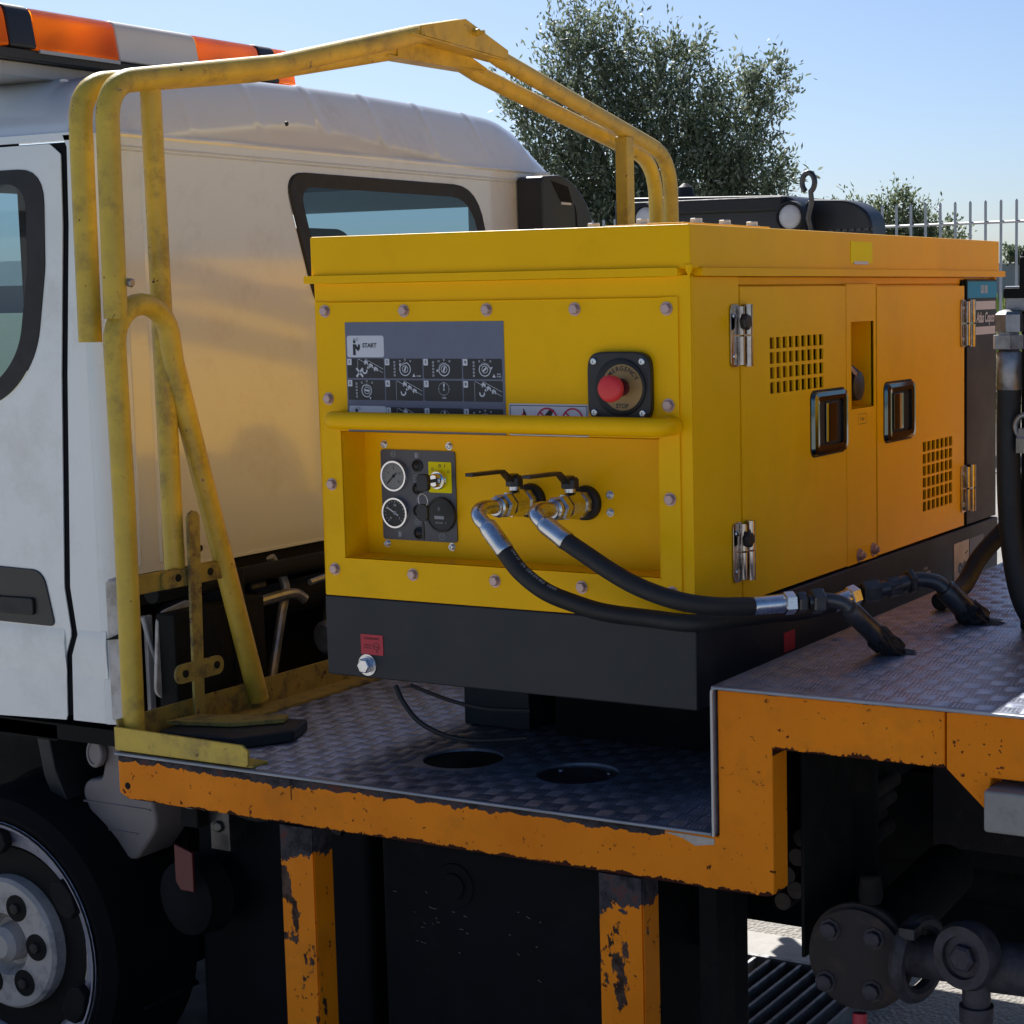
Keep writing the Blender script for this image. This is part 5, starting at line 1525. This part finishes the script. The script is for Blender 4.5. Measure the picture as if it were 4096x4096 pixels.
part('exhaust_pipe', MB().tube(smooth_path([(-1.55, .5, -.15), (-1.52, .85, -.14), (-1.50, 1.15, -.16), (-1.5, 1.6, -.2)], 5), .045, 14), 'grime', tk)
0 and part('coolant_pipe', MB().tube(smooth_path([(-1.62, .75, .10), (-1.56, .72, -.02), (-1.54, .62, -.10), (-1.55, .58, -.22)], 5), .012, 12), 'worn_steel', tk)
part('chassis_bracket', MB().box(-1.50, -1.44, .10, .42, -.36, -.10).box(-1.53, -1.43, .30, .34, -.34, -.02), 'grime', tk, bevel=.006)
part('bracket_plate', MB().prism(rounded([(.08, -.30), (.20, -.33), (.26, -.20), (.22, -.08), (.10, -.10)], .03), 'x', -1.50, -1.49), 'whitedirty', tk, bevel=.003)
part('cross_tube', MB().cyl((-1.46, .05, -.045), (-1.46, 1.9, -.05), .022), 'grime', tk)
part('steel_pipe', MB().tube(smooth_path([(-1.50, .52, -.02), (-1.49, .56, -.10), (-1.48, .53, -.17), (-1.48, .50, -.27), (-1.47, .47, -.33)], 6), .012, 10), 'worn_steel', tk)
part('steel_pipe', MB().tube(smooth_path([(-1.50, .30, -.135), (-1.49, .44, -.128), (-1.47, .56, -.12), (-1.46, .60, -.14)], 6), .014, 10), 'worn_steel', tk)
part('thin_rod', MB().tube([(-1.40, .55, -.085), (-1.38, .75, -.06), (-1.33, .98, -.02)], .008, 8), 'worn_steel', tk)
part('filter_can', MB().lathe((-1.42, .62, -.245), (.1, 1, .05), [(0, .035), (.01, .045), (.20, .045), (.21, .03)], 18), 'worn_steel', tk)
part('bright_bracket', MB().box(-1.645, -1.635, .60, .655, -.20, -.045), 'galv', tk)
part('brake_hose', MB().tube(smooth_path([(-1.58, .14, -.12), (-1.58, .18, -.24), (-1.58, .26, -.30), (-1.57, .38, -.295), (-1.55, .48, -.27)], 6), .006, 8), 'lamp', tk)
part('cable', MB().tube(smooth_path([(-1.56, .60, -.08), (-1.50, .70, -.05), (-1.42, .85, .02)], 5), .010, 8), 'rubber', tk)
part('cable', MB().tube(smooth_path([(-1.50, .72, -.30), (-1.50, .74, -.17), (-1.48, .80, -.10), (-1.44, .92, .0)], 5), .006, 8), 'rubber', tk)
part('steering_box', MB().lathe((-1.58, .20, -.16), (.3, 1, 0), [(0, .03), (.02, .06), (.10, .07), (.2, .06)], 16), 'grime', tk, bevel=.004)
part('relay_box', MB().box(-1.415, -1.36, .06, .10, -.60, -.53).box(-1.40, -1.35, .05, .08, -.525, -.50), 'grime', tk, bevel=.005)
part('air_line', MB().tube(smooth_path([(-1.40, .08, -.54), (-1.30, .06, -.53), (-1.20, .08, -.56), (-1.10, .12, -.55), (-.98, .12, -.58)], 6), .008, 8), 'rubber', tk)
part('brass_union', MB().lathe((-1.385, .05, -.532), (1, 0, 0), [(0, .012), (.012, .018), (.03, .018), (.045, .012)], 6).lathe((-1.345, .045, -.535), (1, .1, 0), [(0, .010), (.02, .013), (.035, .009)], 8), 'worn_steel', tk)
part('spring_hanger', MB().box(-1.36, -1.30, .10, .16, -.66, -.47).lathe((-1.33, .10, -.60), (0, -1, 0), [(0, .016), (.01, .014)], 6), 'dark_steel', tk, bevel=.004)
part('red_tag', MB().prism([(-1.40, -.63), (-1.345, -.645), (-1.345, -.74), (-1.385, -.74), (-1.40, -.72)], 'y', .02, .028), 'print_darkred', tk, bevel=.002)
part('brake_chamber', MB().lathe((-1.42, .05, -.78), (.1, 1, 0), [(0, .05), (.02, .09), (.08, .10), (.10, .08), (.25, .05)], 22), 'tankblack', tk)
# behind the step opening
part('inner_panel', MB().box(.60, 1.9, .30, .33, -.52, -.10).box(.25, 1.9, .66, .70, -.60, -.095), 'rustplate', tk)
part('tube_rack', MB().box(.205, .213, .04, .30, -.66, -.22).box(.190, .26, .30, .31, -.66, -.22), 'grime', tk, bevel=.002)
tb_ = MB()
for (x, z) in ((.150, -.480), (.128, -.520), (.146, -.548), (.118, -.575), (.16, -.44)):
    tb_.lathe((x + .02, .10, z), (0, 1, 0), [(0, .014), (.0, .018), (.5, .018), (.5, .014)], 16)
part('stored_tubes', tb_, 'rustplate', tk)
fl = part('pipe_flange', MB().lathe((.340, .03, -.628), (0, -1, 0), [(0, .060), (.001, .104), (.016, .106), (.020, .104), (.022, .096), (.022, .090), (.036, .098), (.038, .094)], 48), 'rustplate', tk)
for dx, dz in ((-.052, .052), (.038, .048), (-.062, -.052), (.034, -.056)):
    part('flange_bolt', MB().lathe((.340 + dx, -.008, -.628 + dz), (0, -1, 0), [(0, .022), (.003, .022), (.003, .016), (.014, .016), (.016, .012)], 8), 'grimy_steel', fl)
part('flange_neck', MB().cyl((.34, .03, -.628), (.34, .5, -.60), .06).lathe((.360, .02, -.52), (0, 0, 1), [(0, .020), (.012, .024), (.05, .020), (.055, .016)], 16), 'grime', tk)
part('red_hose', MB().tube([(.345, .0, -.735), (.347, -.01, -.80), (.35, 0, -.95)], .014, 12), 'redsticker', tk)
part('pipe_clamp', MB().ring((.455, .02, -.615), (1, -.25, 0), .070, .016, 36, 10).box(.44, .47, -.04, .0, -.56, -.54), 'grimy_steel', tk)
part('lower_pipe', MB().cyl((.40, .04, -.62), (.62, .0, -.60), .040).cyl((.60, .0, -.60), (1.2, .02, -.585), .048), 'grimy_steel', tk)
ek = part('eye_joint', MB().lathe((.578, -.02, -.572), (-.2, -1, .05), [(0, .060), (.03, .064), (.045, .058), (.045, .040), (.036, .038)], 36), 'grimy_steel', tk)
part('eye_bolt', MB().lathe((.572, -.055, -.571), (-.2, -1, .05), [(0, .026), (.012, .026), (.016, .02)], 6, .2), 'grimy_steel', ek)
part('eye_stem', MB().tube(smooth_path([(.586, -.03, -.62), (.590, -.035, -.67), (.592, -.035, -.72), (.58, -.03, -.85)], 5), [.026] * 5 + [.022] * 11, 14).lathe((.589, -.035, -.665), (0, 0, -1), [(0, .032), (.03, .031), (.034, .026)], 16), 'grimy_steel', ek)
part('grey_junction_box', MB().box(.656, .80, -.20, -.125, -.288, -.214), surf('dull_grey_box', (0.24, 0.235, 0.22), 0.6, var=0.15, scale=20, dirt=0.6, dirtcol=(0.08, 0.075, 0.07), dscale=15), tk, bevel=.006)

# wires hanging from the skid
cbl = MB().tube(smooth_path([(-.725, .0, -.19), (-.70, -.005, -.225), (-.655, -.01, -.262), (-.60, .01, -.29), (-.54, .04, -.30), (-.46, .10, -.30)], 6), .0055, 8)
cbl.tube(smooth_path([(-.700, .02, -.19), (-.66, .03, -.205), (-.60, .04, -.222), (-.53, .06, -.235), (-.45, .1, -.24)], 6), .0045, 8)
o = part('loose_cable', cbl, 'rubber'); o['label'] = 'two thin black wires sagging under the compressor base'; o['category'] = 'cable'

# ================================================================= DARK MACHINE BEHIND
mc = thing('black_machine', 'black machine with two round lamps parked behind the compressor', 'machine', (-2.1, 4.8, GZ))
yM = 4.5
part('hood_beam', MB().prism(rounded([(-2.75, .80), (-2.75, 1.09), (-1.84, 1.07), (-1.775, 1.0), (-1.765, .75)], [.02, .03, .05, .05, .02]), 'y', yM, yM + .55), 'black', mc, bevel=.015)
part('hood_ledge', MB().box(-2.66, -1.86, yM - .04, yM + .01, 1.0, 1.065), 'rubber', mc, bevel=.012)
part('engine_cover', MB().prism(rounded([(-1.76, .45), (-1.82, 1.055), (-1.60, 1.045), (-1.50, .98), (-1.47, .45)], [.02, .03, .07, .08, .02]), 'y', yM + .12, yM + .30), 'black', mc, bevel=.02)
part('body', MB().box(-2.75, -1.45, yM + .1, yM + 1.2, -.2, .80), 'grime', mc, bevel=.02)
part('undercarriage', MB().box(-2.6, -1.5, yM + .3, yM + 1.2, GZ, -.2), 'grime', mc)
for (x, z) in ((-1.818, .970), (-2.552, .985)):
    lm = part('lamp_housing', MB().lathe((x, yM - .02, z), (0, -1, 0), [(0, .072), (.04, .070), (.044, .062), (.03, .056)], 28), 'rubber', mc)
    part('lamp_cover', MB().lathe((x, yM - .05, z), (0, -1, 0), [(0, .054), (.006, .050), (.010, .03), (.011, .002)], 26), 'lamp', lm, ang=50)
le = MB()
loop = [(-1.705 + .030 * math.cos(a), 4.40, 1.115 + .042 * math.sin(a)) for a in [R_(-60 + 300 * k / 16) for k in range(17)]]
le.tube([(-1.700, 4.42, .90), (-1.712, 4.41, .96), (-1.690, 4.40, 1.03), (-1.694, 4.40, 1.075)] + loop, .0125, 10)
part('lifting_eye', le, 'dark_steel', mc, ang=60)
part('horn', MB().lathe((-2.50, yM + .25, 1.09), (0, 0, 1), [(0, .045), (.05, .035), (.07, .01)], 18), 'rubber', mc)
sl = MB()
for i in range(7):
    sl.box(-1.70 + .034 * i, -1.68 + .034 * i, yM + .112, yM + .118, .905, .915)
part('cover_slots', sl, 'dark_steel', mc)
